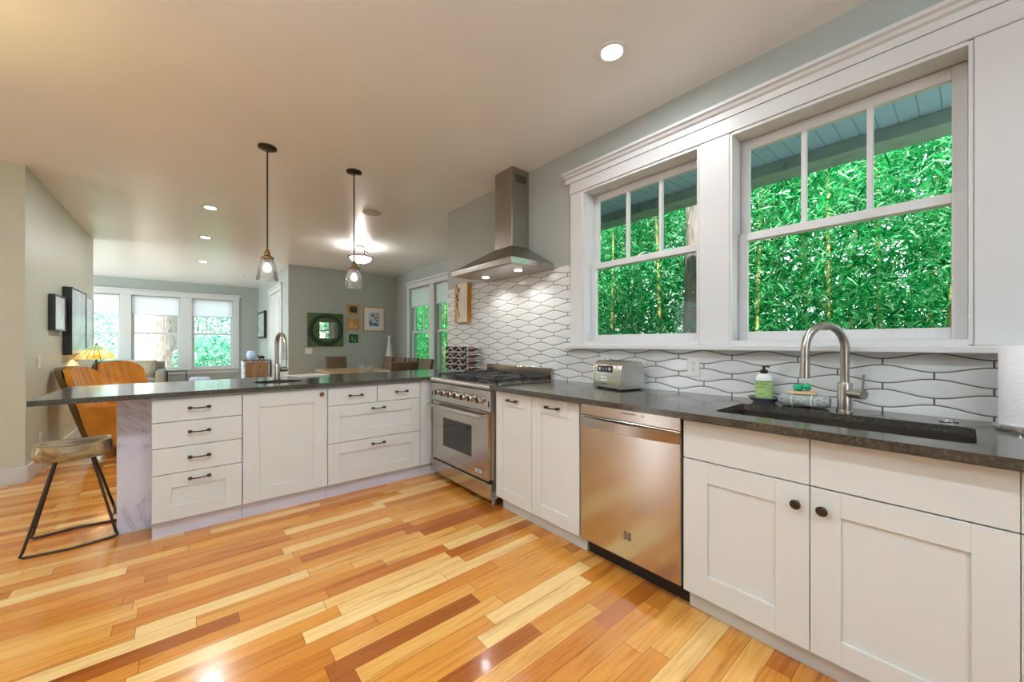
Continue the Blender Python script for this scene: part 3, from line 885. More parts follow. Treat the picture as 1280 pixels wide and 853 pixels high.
# ------------------------------------------------------------------ ceiling fixtures
def downlight(x, y, e, label, lit=True):
    t = thing('recessed_light', label, 'ceiling light', (x, y, HC))
    bm = B(); lathe(bm, [(0.078, -0.0002), (0.082, -0.006), (0.074, -0.008), (0.055, -0.003), (0.055, -0.0002)], 28); obj('trim_ring', bm, 'white_plastic', t, True)
    bm = B(); cyl(bm, (0, 0, -0.0045), (0, 0, -0.001), 0.0545, n=24); obj('lens', bm, 'lens', t)
    if e: light('downlight', 'AREA', (x, y, HC - 0.02), e, (0.95, 0.98, 1.0), 0.1, direction=(0, 0, -1))


downlight(1.741, 1.231, 7, 'lit recessed ceiling light in front of the kitchen windows')
downlight(0.187, 5.627, 12, 'lit recessed ceiling light nearest to the left pendant')
downlight(0.185, 7.244, 12, 'lit recessed ceiling light second in the row towards the living room windows')
downlight(0.204, 9.393, 12, 'lit recessed ceiling light last in the row before the living room windows')
for x, y in ((0.35, 1.2), (-1.2, 1.2), (0.35, -0.8), (-1.2, 3.2)):      # unseen extra downlights added over the photographer, lamps without fixtures
    light('downlight', 'AREA', (x, y, HC - 0.02), 12, (0.84, 0.95, 1.0), 0.1, direction=(0, 0, -1))
bm = B(); lathe(bm, [(0, -0.001), (0.098, -0.001), (0.105, -0.004), (0.1, -0.01), (0.085, -0.012), (0, -0.012)], 32)
o = obj('ceiling_speaker', bm, paint('speaker_grille', '#b9b6ae', 0.7), None, True, (1.673, 4.587, HC)); tag(o, 'round off-white speaker grille set flush in the ceiling', 'speaker')
bm = B(); lathe(bm, [(0, -0.0005), (0.062, -0.0005), (0.062, -0.022), (0.05, -0.034), (0, -0.036)], 28)
o = obj('smoke_detector', bm, 'white_plastic', None, True, (0.942, 10.81, HC)); tag(o, 'white smoke detector on the living room ceiling', 'smoke detector')


def pendant(x, y, label):
    t = thing('pendant_lamp', label, 'pendant lamp', (x, y, HC))
    bm = B(); lathe(bm, [(0, -0.0005), (0.066, -0.0005), (0.066, -0.012), (0.05, -0.02), (0.012, -0.024), (0.008, -0.04), (0, -0.04)], 28); obj('canopy', bm, 'bronze', t, True)
    bm = B(); cyl(bm, (0, 0, -0.035), (0, 0, -0.83), 0.006, n=10); obj('stem', bm, 'bronze', t)
    bm = B(); lathe(bm, [(0, -0.82), (0.012, -0.82), (0.016, -0.835), (0.022, -0.845), (0.022, -0.865), (0.03, -0.872), (0.046, -0.882), (0.047, -0.893), (0.03, -0.895), (0.022, -0.9), (0.022, -0.925), (0, -0.925)], 24); obj('socket', bm, 'brass', t, True)
    bm = B(); lathe(bm, [(0.04, -0.888), (0.05, -0.905), (0.064, -0.96), (0.076, -1.05), (0.0785, -1.062), (0.0765, -1.062), (0.074, -1.05), (0.062, -0.96), (0.048, -0.907), (0.04, -0.891)], 32); obj('glass_shade', bm, 'clear', t, True)
    bm = B(); lathe(bm, [(0, -0.925), (0.013, -0.926), (0.018, -0.94), (0.028, -0.962), (0.029, -0.98), (0.018, -0.998), (0, -1.004)], 20); obj('bulb', bm, 'bulb', t, True)


pendant(0.477, 3.6, 'clear glass pendant lamp hanging over the prep sink')
pendant(1.15, 3.6, 'clear glass pendant lamp hanging nearer to the range hood')

# semi-flush bowl light over the dining table
t = thing('bowl_light', 'frosted bowl ceiling light with scrolled metal arms over the dining table', 'ceiling light', (2.11, 6.28, HC))
bm = B(); lathe(bm, [(0, -0.0005), (0.07, -0.0005), (0.065, -0.02), (0.02, -0.03), (0, -0.03)], 24); obj('canopy', bm, 'bronze', t, True)
bm = B()
for k in range(3):
    a = 2 * PI * k / 3 + 0.5; C_, S_ = math.cos(a), math.sin(a)
    tube(bm, smooth_path([(0.02 * C_, 0.02 * S_, -0.02), (0.07 * C_, 0.07 * S_, -0.05), (0.15 * C_, 0.15 * S_, -0.07), (0.19 * C_, 0.19 * S_, -0.13), (0.185 * C_, 0.185 * S_, -0.178)], 5), 0.006, 8)
obj('arms', bm, 'bronze', t, True)
bm = B(); tube(bm, [(0.185 * math.cos(2 * PI * k / 36), 0.185 * math.sin(2 * PI * k / 36), -0.18 + 0.006 * math.cos(12 * 2 * PI * k / 36)) for k in range(36)], 0.011, 8, True); obj('rim', bm, 'bronze', t, True)
bm = B(); lathe(bm, [(0.172, -0.178), (0.165, -0.205), (0.13, -0.245), (0.07, -0.272), (0, -0.28)], 32); obj('glass_bowl', bm, 'bowlglow', t, True)
bm = B(); lathe(bm, [(0, -0.278), (0.012, -0.282), (0.008, -0.295), (0.012, -0.305), (0, -0.312)], 12); obj('finial', bm, 'bronze', t, True)
light('bowl_lamp', 'POINT', (2.11, 6.28, HC - 0.15), 12, (1, 0.95, 0.86), 0.05)
# unseen uplights, bowls shaped to light only the ceiling; white ones added as fill
def uplight(label, x, y, e, col):
    t = thing('unseen_uplight', label, 'ceiling light', (x, y, HC))
    bm = B(); lathe(bm, [(0, -0.0005), (0.06, -0.0005), (0.05, -0.02), (0.006, -0.025), (0.006, -0.4), (0, -0.4)], 16); obj('stem', bm, 'bronze', t, True)
    bm = B(); lathe(bm, [(0.24, -0.30), (0.17, -0.37), (0.006, -0.40), (0.006, -0.404), (0.172, -0.374), (0.244, -0.30), (0.24, -0.30)], 28); obj('bowl', bm, 'bronze', t, True)
    light('unseen_uplight_lamp', 'POINT', (x, y, HC - 0.33), e, col, 0.05)


uplight('bronze bowl uplight with amber light in front of the hall wall', -1.45, 2.5, 36, (1, 0.74, 0.3))
uplight('added unseen bowl uplight filling the ceiling with white light behind the camera', 0.4, -1.3, 105, (0.66, 0.86, 1.0))
uplight('added unseen bowl uplight filling the ceiling with white light left of the camera', -0.8, 0.75, 72, (0.66, 0.86, 1.0))

# ------------------------------------------------------------------ on the worktops
ZC = 0.915
# toaster
c = thing('toaster', 'brushed steel toaster with black display standing on the worktop', 'toaster', (2.232, 1.525, ZC), RIGHT + math.radians(-14))
bm = B()
TL, TD, TH = 0.272, 0.21, 0.187
sec = []
for k in range(25):
    u = k / 24; x = -TL / 2 + TL * u
    sec.append(x)
prof = [(-TD / 2 + 0.0, 0.012), (-TD / 2 - 0.0, 0.03), (-TD / 2 + 0.008, 0.15), (-TD / 2 + 0.022, 0.178), (-TD / 2 + 0.045, 0.187), (TD / 2 - 0.045, 0.187), (TD / 2 - 0.022, 0.178), (TD / 2 - 0.008, 0.15), (TD / 2, 0.03), (TD / 2, 0.012)]
extrude_poly(bm, [(-TL / 2 + 0.012, y, z) for y, z in prof], (0, 0, 0), (TL - 0.024, 0, 0))
obj('body', bm, 'steel', c, True)
for s in (-1, 1):
    bm = B(); x = s * (TL / 2 - 0.0115)
    extrude_poly(bm, [(x, y * 1.02, 0.01 + (z - 0.012) * 1.015) for y, z in prof], (0, 0, 0), (s * 0.0115, 0, 0)); obj('end_cap', bm, 'steelv', c, True)
bm = B(); box(bm, -TL / 2 + 0.006, TL / 2 - 0.006, -TD / 2 + 0.006, TD / 2 - 0.006, 0.006, 0.0118, bev=0.002)
for sx in (-1, 1):
    for sy in (-1, 1): box(bm, sx * 0.1 - 0.009, sx * 0.1 + 0.009, sy * 0.085 - 0.009, sy * 0.085 + 0.009, 0.0, 0.006)
obj('base', bm, 'black', c)
bm = B()
for y in (-0.03, 0.03): box(bm, -0.085, 0.085, y - 0.013, y + 0.013, 0.1872, 0.189, bev=0.0006)
obj('slots', bm, 'black', c)
tilt = math.atan2(0.008, 0.12)


def on_face(bm, x0, x1, z0, z1, d0, d1, bev=0.0):
    vv = box(bm, x0, x1, -d1, -d0, z0 - 0.03, z1 - 0.03, bev=bev)
    vv = [v for v in bm.verts if v not in on_face.seen]
    bmesh.ops.transform(bm, matrix=Matrix.Translation((0, -TD / 2, 0.03)) @ Matrix.Rotation(-tilt, 4, 'X'), verts=vv)
    on_face.seen = set(bm.verts)


on_face.seen = set(); bm = B(); on_face(bm, -0.098, 0.052, 0.114, 0.155, 0.0002, 0.002); dp = obj('display', bm, 'black', c)
on_face.seen = set(); bm = B()
for x0, x1, z0, z1 in ((-0.084, -0.066, 0.124, 0.146), (-0.052, -0.03, 0.13, 0.133), (-0.05, -0.034, 0.139, 0.142), (-0.02, 0.0, 0.13, 0.133), (-0.018, -0.003, 0.139, 0.142), (0.014, 0.038, 0.126, 0.145)):
    on_face(bm, x0, x1, z0, z1, 0.0021, 0.0028)
obj('display_marks', bm, 'bluefabric', dp)
for i in range(3):
    for j in range(2):
        on_face.seen = set(); bm = B(); on_face(bm, -0.052 + 0.034 * j, -0.03 + 0.034 * j, 0.052 + 0.021 * i, 0.064 + 0.021 * i, 0.0002, 0.005, 0.0015); obj('button', bm, 'white_plastic', c)
on_face.seen = set(); bm = B(); on_face(bm, -0.045, 0.0, 0.033, 0.0365, 0.0002, 0.0008); obj('lettering', bm, 'bronze', c)


# outlets
def outlet(name, label, loc, rz, kind):
    """Plate in local xz, facing -y."""
    t = thing(name, label, 'outlet' if kind == 'o' else 'light switch', loc, rz)
    w_ = {'o': 0.075, 's': 0.075, 'd': 0.13, 't': 0.09}[kind]
    bm = B(); box(bm, -w_ / 2, w_ / 2, -0.006, 0, -0.058, 0.058, bev=0.002); obj('plate', bm, 'white_plastic', t)
    if kind == 'o':
        for z in (-0.02, 0.02):
            bm = B(); cyl(bm, (0, -0.0085, z), (0, -0.0061, z), 0.0165, n=20); f = obj('socket', bm, 'white_plastic', t)
            bm = B(); box(bm, -0.0075, -0.0045, -0.0092, -0.0086, z, z + 0.009); box(bm, 0.0045, 0.0075, -0.0092, -0.0086, z, z + 0.009); box(bm, -0.002, 0.002, -0.0092, -0.0086, z - 0.01, z - 0.006); obj('slots', bm, 'shadowgap', f)
    else:
        for x in ((-0.03, 0.03) if kind == 'd' else (0,)):
            bm = B(); box(bm, x - 0.017, x + 0.017, -0.009, -0.0061, -0.033, 0.033, bev=0.0015); obj('rocker', bm, 'white_plastic', t)
    return t


outlet('wall_outlet', 'white double outlet on the tiles right of the toaster', (XW - 0.0085, 1.081, 1.078), RIGHT, 'o')
outlet('wall_outlet', 'white double outlet on the tiles half hidden behind the toaster', (XW - 0.0085, 1.735, 1.082), RIGHT, 'o')
outlet('light_switch', 'white double switch plate on the dining wall below the square green mirror', (1.865, 8.6495, 1.07), 0, 'd')
outlet('wall_switch', 'white switch on the pale hall wall below the small picture', (-1.0995, 5.7, 1.045), PI / 2, 's')
outlet('wall_outlet', 'white outlet low on the pale hall wall behind the stool', (-1.0995, 5.76, 0.31), PI / 2, 'o')
t = outlet('thermostat', 'small grey thermostat high on the wall end beside the white door', (1.4995, 8.86, 1.50), RIGHT, 's')
t['category'] = 'thermostat'
outlet('light_switch', 'white switch plate on the wall end below the thermostat', (1.4995, 8.86, 1.19), RIGHT, 's')

# soap bottle on a dish
o = B(); lathe(o, [(0, 0), (0.046, 0), (0.05, 0.006), (0.058, 0.012), (0.072, 0.026), (0.07, 0.029), (0.055, 0.017), (0.045, 0.012), (0, 0.011)], 36)
tag(obj('soap_dish', o, paint('grey_glazed_ceramic', '#5c626c', 0.25), None, True, (2.28, 0.678, ZC)), 'dark grey round dish under the soap bottle', 'dish')
c = thing('soap_bottle', 'white pump soap bottle with green label on the grey dish', 'soap bottle', (2.28, 0.678, ZC + 0.0112), RIGHT)
bm = B(); lathe(bm, [(0, 0), (0.036, 0), (0.039, 0.004), (0.039, 0.108), (0.036, 0.122), (0.028, 0.132), (0.016, 0.138), (0, 0.138)], 32); obj('bottle', bm, paint('clear_white_soap', '#e6ebe6', 0.15), c, True)
bm = B()
R_ = 0.0396
pts = [(R_ * math.sin(a), -R_ * math.cos(a)) for a in [-1.5 + 3.0 * k / 24 for k in range(25)]]
for (x0, y0), (x1, y1) in zip(pts, pts[1:]):
    bm.faces.new([bm.verts.new(p) for p in ((x0, y0, 0.008), (x1, y1, 0.008), (x1, y1, 0.1), (x0, y0, 0.1))])
bmesh.ops.remove_doubles(bm, verts=bm.verts[:], dist=1e-5)
lb = obj('label', bm, paint('green_label', '#a8c77c', 0.5), c, True)
bm = B()
R2 = 0.0399
for (x0, y0), (x1, y1) in zip([(x * R2 / R_, y * R2 / R_) for x, y in pts], [(x * R2 / R_, y * R2 / R_) for x, y in pts[1:]]):
    bm.faces.new([bm.verts.new(p) for p in ((x0, y0, 0.097), (x1, y1, 0.097), (x1, y1, 0.101), (x0, y0, 0.101))])
obj('label_band', bm, paint('label_dark_green', '#4f6340', 0.5), lb)
m_ink = paint('label_ink', '#2c4522', 0.6); M['ink'] = m_ink
for body, size, z in (("MRS. MEYER'S", 0.0088, 0.086), ('CLEAN DAY', 0.0085, 0.069), ('LIQUID', 0.0085, 0.035), ('DISH SOAP', 0.0108, 0.02)):
    text('label_lettering', body, size, 'ink', lb, (0, -0.0405, z), (PI / 2, 0, math.radians(0)), 0.0002)
bm = B(); lathe(bm, [(0, -0.0406), (0.0105, -0.0406), (0.0105, -0.0402), (0, -0.0402)], 18, Matrix.Translation((0, 0, 0.052)) @ Matrix.Rotation(-PI / 2, 4, 'X') @ Matrix.Scale(-1, 4, (0, 0, 1))); obj('label_emblem', bm, 'white_plastic', lb)
bm = B(); lathe(bm, [(0, 0.1382), (0.017, 0.1382), (0.017, 0.155), (0.01, 0.159), (0.006, 0.16), (0.006, 0.17), (0.009, 0.171), (0.009, 0.178), (0, 0.179)], 20)
tube(bm, [(0, 0, 0.174), (0.012, 0, 0.1745), (0.026, 0, 0.172)], 0.004, 8); obj('pump', bm, 'black', c, True)

# folded grey cloth, sponge and green scrubber
cl = mottled('grey_flecked_cloth', [(0.3, '#7d8482'), (0.5, '#9aa29e'), (0.7, '#b9beb8')], 90, 0.9)
c = thing('dish_cloth', 'grey rolled dish cloth with thin white bands beside the kitchen faucet', 'cloth', (2.262, 0.505, ZC), math.radians(4))
bm = B(); LL = 0.185; rings = []
for j in range(13):
    y = -LL / 2 + LL * j / 12; e = 1 - 0.25 * abs(-1 + j / 6) ** 6
    ring = []
    for k in range(28):
        a = 2 * PI * k / 28; q = 1 + 0.05 * math.sin(3 * a + j * 0.9) + 0.03 * math.sin(7 * a - j * 1.3)
        z = 0.031 + 0.031 * e * q * math.copysign(abs(math.sin(a)) ** 0.8, math.sin(a))
        ring.append(bm.verts.new((0.055 * e * q * math.cos(a), y, max(0.0003, z))))
    rings.append(ring)
for A_, B_ in zip(rings, rings[1:]):
    for k in range(28): bm.faces.new((A_[k], A_[(k + 1) % 28], B_[(k + 1) % 28], B_[k]))
for ring, sgn in ((rings[0], -1), (rings[-1], 1)):
    prev = ring
    for q in (0.75, 0.5, 0.25):
        cur = [bm.verts.new((v.co.x * q, v.co.y + sgn * (0.006 if int(q * 4) % 2 else -0.004), 0.031 + (v.co.z - 0.031) * q)) for v in ring]
        for k in range(28): bm.faces.new((prev[k], prev[(k + 1) % 28], cur[(k + 1) % 28], cur[k]))
        prev = cur
    bm.faces.new(prev)
bmesh.ops.recalc_face_normals(bm, faces=bm.faces[:])
obj('roll', bm, cl, c, True)
for y in (-0.035, 0.04):
    bm = B(); tube(bm, [(0.0585 * math.cos(2 * PI * k / 24), y, 0.031 + 0.0325 * math.copysign(abs(math.sin(2 * PI * k / 24)) ** 0.8, math.sin(2 * PI * k / 24))) for k in range(24)], 0.0025, 6, True)
    for v in bm.verts: v.co.z = max(v.co.z, 0.0003)
    obj('band', bm, 'white_plastic', c, True)
bm = B(); box(bm, -0.035, 0.035, -0.055, 0.055, 0, 0.012, bev=0.003)
tag(obj('sponge', bm, paint('tan_sponge', '#d8b892', 0.9, bmp=0.5), None, True, (2.262, 0.51, ZC + 0.0625), (0, math.radians(-3), math.radians(10))), 'thin tan sponge lying on the rolled grey cloth', 'sponge')
c = thing('scrubber', 'green round plastic scrubber lying on the tan sponge', 'scrubber', (2.26, 0.515, ZC + 0.0765), 0)
bm = B(); lathe(bm, [(0, 0), (0.012, 0), (0.02, 0.006), (0.0225, 0.017), (0.019, 0.027), (0.008, 0.032), (0, 0.0325)], 20, Matrix.Translation((0, 0.012, 0))); M['green'] = paint('green_plastic', '#14a877', 0.25); obj('head', bm, 'green', c, True)
bm = B(); lathe(bm, [(0, -0.014), (0.012, -0.012), (0.0175, -0.004), (0.0175, 0.006), (0.012, 0.013), (0, 0.014)], 18, Matrix.Translation((0.004, -0.022, 0.0195)) @ Matrix.Rotation(PI / 2.4, 4, 'X')); obj('grip', bm, 'green', c, True)

# thin metal ring on the worktop
bm = B(); tube(bm, [(0.024 * math.cos(2 * PI * k / 28), 0.024 * math.sin(2 * PI * k / 28), 0.0035) for k in range(28)], 0.0033, 8, True)
tag(obj('metal_ring', bm, 'chrome', None, True, (2.262, 0.045, ZC)), 'thin chrome ring lying on the worktop behind the sink', 'ring')
# paper towel
c = thing('paper_towel_holder', 'chrome paper towel stand at the right end of the worktop', 'paper towel holder', (2.225, -0.145, ZC))
bm = B(); lathe(bm, [(0, 0), (0.086, 0), (0.088, 0.003), (0.088, 0.013), (0.084, 0.017), (0, 0.018)], 40); obj('base', bm, 'chrome', c, True)
bm = B(); lathe(bm, [(0, 0.0181), (0.006, 0.0181), (0.006, 0.305), (0.011, 0.308), (0.012, 0.318), (0.009, 0.324), (0, 0.326)], 16); obj('rod', bm, 'chrome', c, True)
c = thing('paper_towel_roll', 'white textured paper towel roll on the chrome stand', 'paper towel', (2.225, -0.145, ZC + 0.0185))
bm = B(); lathe(bm, [(0.02, 0), (0.0715, 0), (0.073, 0.003), (0.073, 0.276), (0.0715, 0.279), (0.02, 0.279), (0.02, 0)], 40)
mpt, nt, b = nodes('quilted_paper'); setp(b, 0.9); b.inputs['Base Color'].default_value = rgb('#eeeef2'); bump(nt, b, noise(nt, 60, 2, stretch=(1, 1, 2.0)), 0.5, 0.004)
obj('roll', bm, mpt, c, True)
bm = B(); lathe(bm, [(0.0185, 0.0005), (0.0198, 0.0005), (0.0198, 0.2795), (0.0185, 0.2795), (0.0185, 0.0005)], 24); obj('core', bm, 'walnut', c, True)

# wine rack with bottles, in the corner beside the range
M['rackwire'] = paint('silver_rack_wire', '#d5d5d2', 0.3, metal=0.5)
rk = thing('wine_rack', 'four tier wavy metal bottle rack in the corner beside the range', 'wine rack', (2.135, 3.23, ZC))
RL, RDp, TP, NT = 0.495, 0.165, 0.066, 4
PITCH = 0.165
for tier in range(NT):
    z = 0.012 + tier * TP
    bm = B()
    for x in (0.0, RDp):
        pts = []
        N_ = 64
        for k in range(N_ + 1):
            y = RL * k / N_; pts.append((x, y, z + 0.030 + 0.026 * (4 * abs((y / PITCH) % 1.0 - 0.5) - 1)))
        for p, q in zip(pts, pts[1:]):
            dx = 0.0032
            v = [bm.verts.new((p[0] + s * 0.0035, p[1], p[2] + h)) for s, h in ((-1, -dx), (1, -dx), (1, dx), (-1, dx))]
            u = [bm.verts.new((q[0] + s * 0.0035, q[1], q[2] + h)) for s, h in ((-1, -dx), (1, -dx), (1, dx), (-1, dx))]
            for k2 in range(4): bm.faces.new((v[k2], v[(k2 + 1) % 4], u[(k2 + 1) % 4], u[k2]))
    for k in range(4):
        y = PITCH * k
        box(bm, 0.0, RDp, y - 0.003, y + 0.003, z + 0.047, z + 0.053) if y <= RL else None
    bmesh.ops.remove_doubles(bm, verts=bm.verts[:], dist=1e-5)
    obj('wavy_rail', bm, 'rackwire', rk)
bm = B()
for x in (0.0, RDp):
    for y in (-0.004, RL + 0.004): box(bm, x - 0.004, x + 0.004, y - 0.004, y + 0.004, 0.0, 0.012 + NT * TP)
obj('frame', bm, 'nickel', rk)
M['bottle'] = paint('dark_bottle_glass', '#17100f', 0.08, spec=0.7)
M['foil'] = paint('red_brown_bottle', '#6e3a2c', 0.3)
names = ('bottom', 'second', 'third', 'top')
first = None
for tier in range(NT):
    for k in range(3):
        y = PITCH * (k + 0.5)
        if y > RL: continue
        loc = (2.141, 3.23 + y, ZC + 0.012 + tier * TP + 0.0115 + 0.0265)
        pos = ('nearest the range', 'middle of its row', 'farthest from the range')[k]
        lab = 'dark bottle lying in the %s tier of the rack, %s' % (names[tier], pos)
        if first is None:
            first = thing('wine_bottle', lab, 'bottle', loc, 0, 'bottles in the wavy wine rack')
            mt = Matrix.Rotation(PI / 2, 4, 'Y')
            bm = B(); lathe(bm, [(0, 0.006), (0.018, 0.0), (0.025, 0.003), (0.026, 0.115), (0.02, 0.138), (0.0112, 0.158), (0.0112, 0.165), (0, 0.165)], 20, mt); obj('body', bm, 'bottle', first, True)
            bm = B(); lathe(bm, [(0.0118, 0.156), (0.0122, 0.18), (0.0122, 0.2), (0, 0.201)], 16, mt); obj('foil_cap', bm, 'foil', first, True)
            bm = B(); lathe(bm, [(0.0263, 0.03), (0.0264, 0.03), (0.0264, 0.112), (0.0263, 0.112)], 20, mt); obj('label', bm, 'foil', first, True)
        else:
            dup(first, loc, 0, lab)


# ------------------------------------------------------------------ pictures
def picture(name, label, cat, loc, rz, W, H, depth, frame_mat, art_mat, border=0.02, mat_border=0.0, inner=None):
    """Local x across, z up from the bottom, facing -y, back at y=0."""
    t = thing(name, label, cat, loc, rz)
    bm = B()
    box(bm, 0, border, -depth, 0, 0, H); box(bm, W - border, W, -depth, 0, 0, H); box(bm, border, W - border, -depth, 0, 0, border); box(bm, border, W - border, -depth, 0, H - border, H)
    obj('frame', bm, frame_mat, t)
    d = depth - 0.006
    if mat_border:
        bx('mount', 'white_plastic', t, border, W - border, -d, -0.001, border, H - border)
        b2 = border + mat_border
        bx('artwork', art_mat, t, b2, W - b2, -d - 0.0015, -d - 0.0002, b2, H - b2)
    else:
        bx('artwork', art_mat, t, border, W - border, -d, -0.001, border, H - border)
    return t


M['art_small'] = mottled('glass_glare_print', [(0.3, '#b8c2cc'), (0.5, '#d5dade'), (0.7, '#eceef0')], 5, 0.2)  # print paled, the reflection on its glass put into the colour
M['art_sky'] = mottled('grey_blue_sky_painting', [(0.3, '#8b9ca3'), (0.5, '#b3c3c8'), (0.7, '#d8dfd8')], 1.6, 0.2, stretch=(1, 1, 2))
M['art_dark'] = mottled('dark_flower_print', [(0.35, '#0d1a17'), (0.55, '#1e332c'), (0.68, '#b98a3c')], 14, 0.3)
M['art_tan'] = mottled('tan_print', [(0.3, '#5d4a38'), (0.45, '#c39a68'), (0.7, '#d3b081')], 9, 0.4)
M['art_green'] = mottled('green_leaf_print', [(0.35, '#103f1e'), (0.55, '#2d7a3c'), (0.7, '#9ed08c')], 12, 0.3)
M['art_photo'] = mottled('colour_photo_print', [(0.3, '#35566a'), (0.45, '#6d8fa0'), (0.55, '#d9dde0'), (0.68, '#a04a38')], 9, 0.3, 3)
M['art_print'] = mottled('grey_print', [(0.3, '#8ea6a3'), (0.6, '#c5d2cc'), (0.75, '#6d8480')], 6, 0.2)
M['greenframe'] = mottled('moss_green_panel', [(0.3, '#2f4418'), (0.6, '#455f22'), (0.8, '#55702c')], 5, 0.35)
M['darkgreen'] = paint('dark_green_ring', '#152418', 0.25)
M['mirror'] = paint('mirror_glass', '#f0f2f2', 0.02, metal=1.0)
HP = PI / 2      # faces +x: local x -> +Y, local -y -> +x
picture('small_picture', 'small black framed pale picture on the hall wall, the one nearer the corner', 'picture', (-1.0995, 6.03, 1.357), HP, 0.44, 0.375, 0.05, 'black', 'art_small', 0.016)
picture('large_painting', 'large grey blue painting with thick dark edges on the pale hall wall', 'painting', (-1.0995, 6.60, 1.09), HP, 0.82, 0.78, 0.075, 'black', 'art_sky', 0.012)
picture('large_painting', 'pale blue second panel beside the dark edged painting on the hall wall', 'painting', (-1.0995, 7.44, 1.09), HP, 0.80, 0.78, 0.03, 'toe', 'art_sky', 0.012)
picture('framed_print', 'narrow framed print on the living room wall beside the white door', 'picture', (1.4995, 12.6, 1.36), RIGHT, 1.2, 0.70, 0.06, 'darkgreen', 'art_print', 0.05)
c = thing('square_mirror', 'square moss green panel with a dark ring around a mirror on the dining wall', 'mirror', (1.837, 8.6495, 1.165))
bx('panel', 'greenframe', c, 0, 0.695, -0.03, 0, 0, 0.69, bev=0.004)
bm = B(); lathe(bm, [(0.255, 0.0302), (0.335, 0.0302), (0.33, 0.045), (0.295, 0.052), (0.262, 0.045), (0.255, 0.0302)], 48, Matrix.Translation((0.347, 0, 0.345)) @ Matrix.Rotation(PI / 2, 4, 'X')); obj('ring', bm, 'darkgreen', c, True)
bx('mirror_glass', 'mirror', c, 0.225, 0.565, -0.0345, -0.0302, 0.17, 0.50)
picture('framed_print', 'small wood framed dark print, topmost of three on the dining wall', 'picture', (2.618, 8.6495, 1.853), 0, 0.235, 0.225, 0.03, 'oak', 'art_dark', 0.04)
picture('framed_print', 'small wood framed tan print, middle of three on the dining wall', 'picture', (2.605, 8.6495, 1.527), 0, 0.26, 0.245, 0.03, 'oak', 'art_tan', 0.045)
picture('framed_print', 'small green picture, lowest of three on the dining wall', 'picture', (2.655, 8.6495, 1.244), 0, 0.18, 0.18, 0.025, 'darkgreen', 'art_green', 0.02)
picture('framed_print', 'white mounted colour print in a thin wood frame on the dining wall', 'picture', (2.96, 8.6495, 1.50), 0, 0.472, 0.545, 0.025, 'oak', 'art_photo', 0.018, 0.1)
# wood panel picture hung on the tiles under the hood's far end
c = thing('wood_panel_art', 'wood block picture with dark branch hung on tiles left of the hood', 'picture', (XW - 0.0085, 3.772, 1.453), RIGHT)
bx('block', 'oak', c, 0, 0.263, -0.052, 0, 0, 0.44, bev=0.002)
bx('panel', mottled('pale_cream_panel', [(0.3, '#c9c3b0'), (0.7, '#ddd6c2')], 6, 0.4), c, 0.06, 0.255, -0.0535, -0.0522, 0.004, 0.436)
bm = B(); tube(bm, smooth_path([(0.05, -0.055, 0.43), (0.085, -0.055, 0.34), (0.06, -0.055, 0.24), (0.075, -0.055, 0.15), (0.10, -0.055, 0.09), (0.10, -0.055, 0.05)], 6), 0.005, 6)
for p in ((0.085, 0.34, 0.03, 0.06), (0.06, 0.24, 0.04, 0.03), (0.075, 0.17, -0.03, 0.05), (0.065, 0.27, -0.03, 0.06)):
    tube(bm, [(p[0], -0.055, p[1]), (p[0] + p[2] * .6, -0.055, p[1] + p[3] * .5), (p[0] + p[2], -0.055, p[1] + p[3])], [0.004, 0.009, 0.002], 6)
obj('branch', bm, paint('branch_brown', '#5a4a32', 0.6), c)

# ------------------------------------------------------------------ stool
st = thing('bar_stool', 'wooden slab bar stool on dark wire legs at the end of the peninsula', 'stool', (-0.548, 3.60, 0), math.radians(4))
bm = B()
NR = 40
def oval(a, sx, sy):
    c_, s_ = math.cos(a), math.sin(a); e = 0.72
    return sx * math.copysign(abs(c_) ** e, c_), sy * math.copysign(abs(s_) ** e, s_)
prof = [(0.0, 0.515), (0.6, 0.512), (0.92, 0.518), (1.0, 0.54), (1.0, 0.575), (0.95, 0.6), (0.8, 0.603), (0.5, 0.592), (0.0, 0.588)]
rings = []
for f, z in prof:
    if f == 0: rings.append([bm.verts.new((0, 0, z))]); continue
    L_ = []
    for k in range(NR):
        x, y = oval(2 * PI * k / NR, 0.168 * f, 0.16 * f)
        zz = z + (0.014 * (x / 0.168) ** 2 if z > 0.58 else 0.0)
        L_.append(bm.verts.new((x, y, zz)))
    rings.append(L_)
for a, b_ in zip(rings, rings[1:]):
    for i in range(NR):
        j = (i + 1) % NR
        if len(a) == 1: bm.faces.new((a[0], b_[j], b_[i]))
        elif len(b_) == 1: bm.faces.new((a[i], a[j], b_[0]))
        else: bm.faces.new((a[i], a[j], b_[j], b_[i]))
bmesh.ops.recalc_face_normals(bm, faces=bm.faces[:])
obj('seat', bm, 'stoolwood', st, True)
bm = B(); box(bm, -0.09, 0.09, -0.055, 0.055, 0.502, 0.5135); obj('mount_plate', bm, 'iron', st)
for s in (-1, 1):
    y0 = s * 0.045; y1 = s * 0.155
    bm = B()
    raw = [(-0.075, y0, 0.508), (-0.185, y1 * 0.98, 0.03), (-0.193, y1, 0.016), (-0.18, y1, 0.0075), (0, y1 + s * 0.03, 0.0075), (0.18, y1, 0.0075), (0.193, y1, 0.016), (0.185, y1 * 0.98, 0.03), (0.075, y0, 0.508)]
    tube(bm, raw, 0.0075, 10); obj('leg', bm, 'bronze', st, True)
bm = B(); tube(bm, [(0.165, -0.142, 0.12), (0.175, 0, 0.115), (0.165, 0.142, 0.12)], 0.006, 8); obj('footrest', bm, 'bronze', st, True)


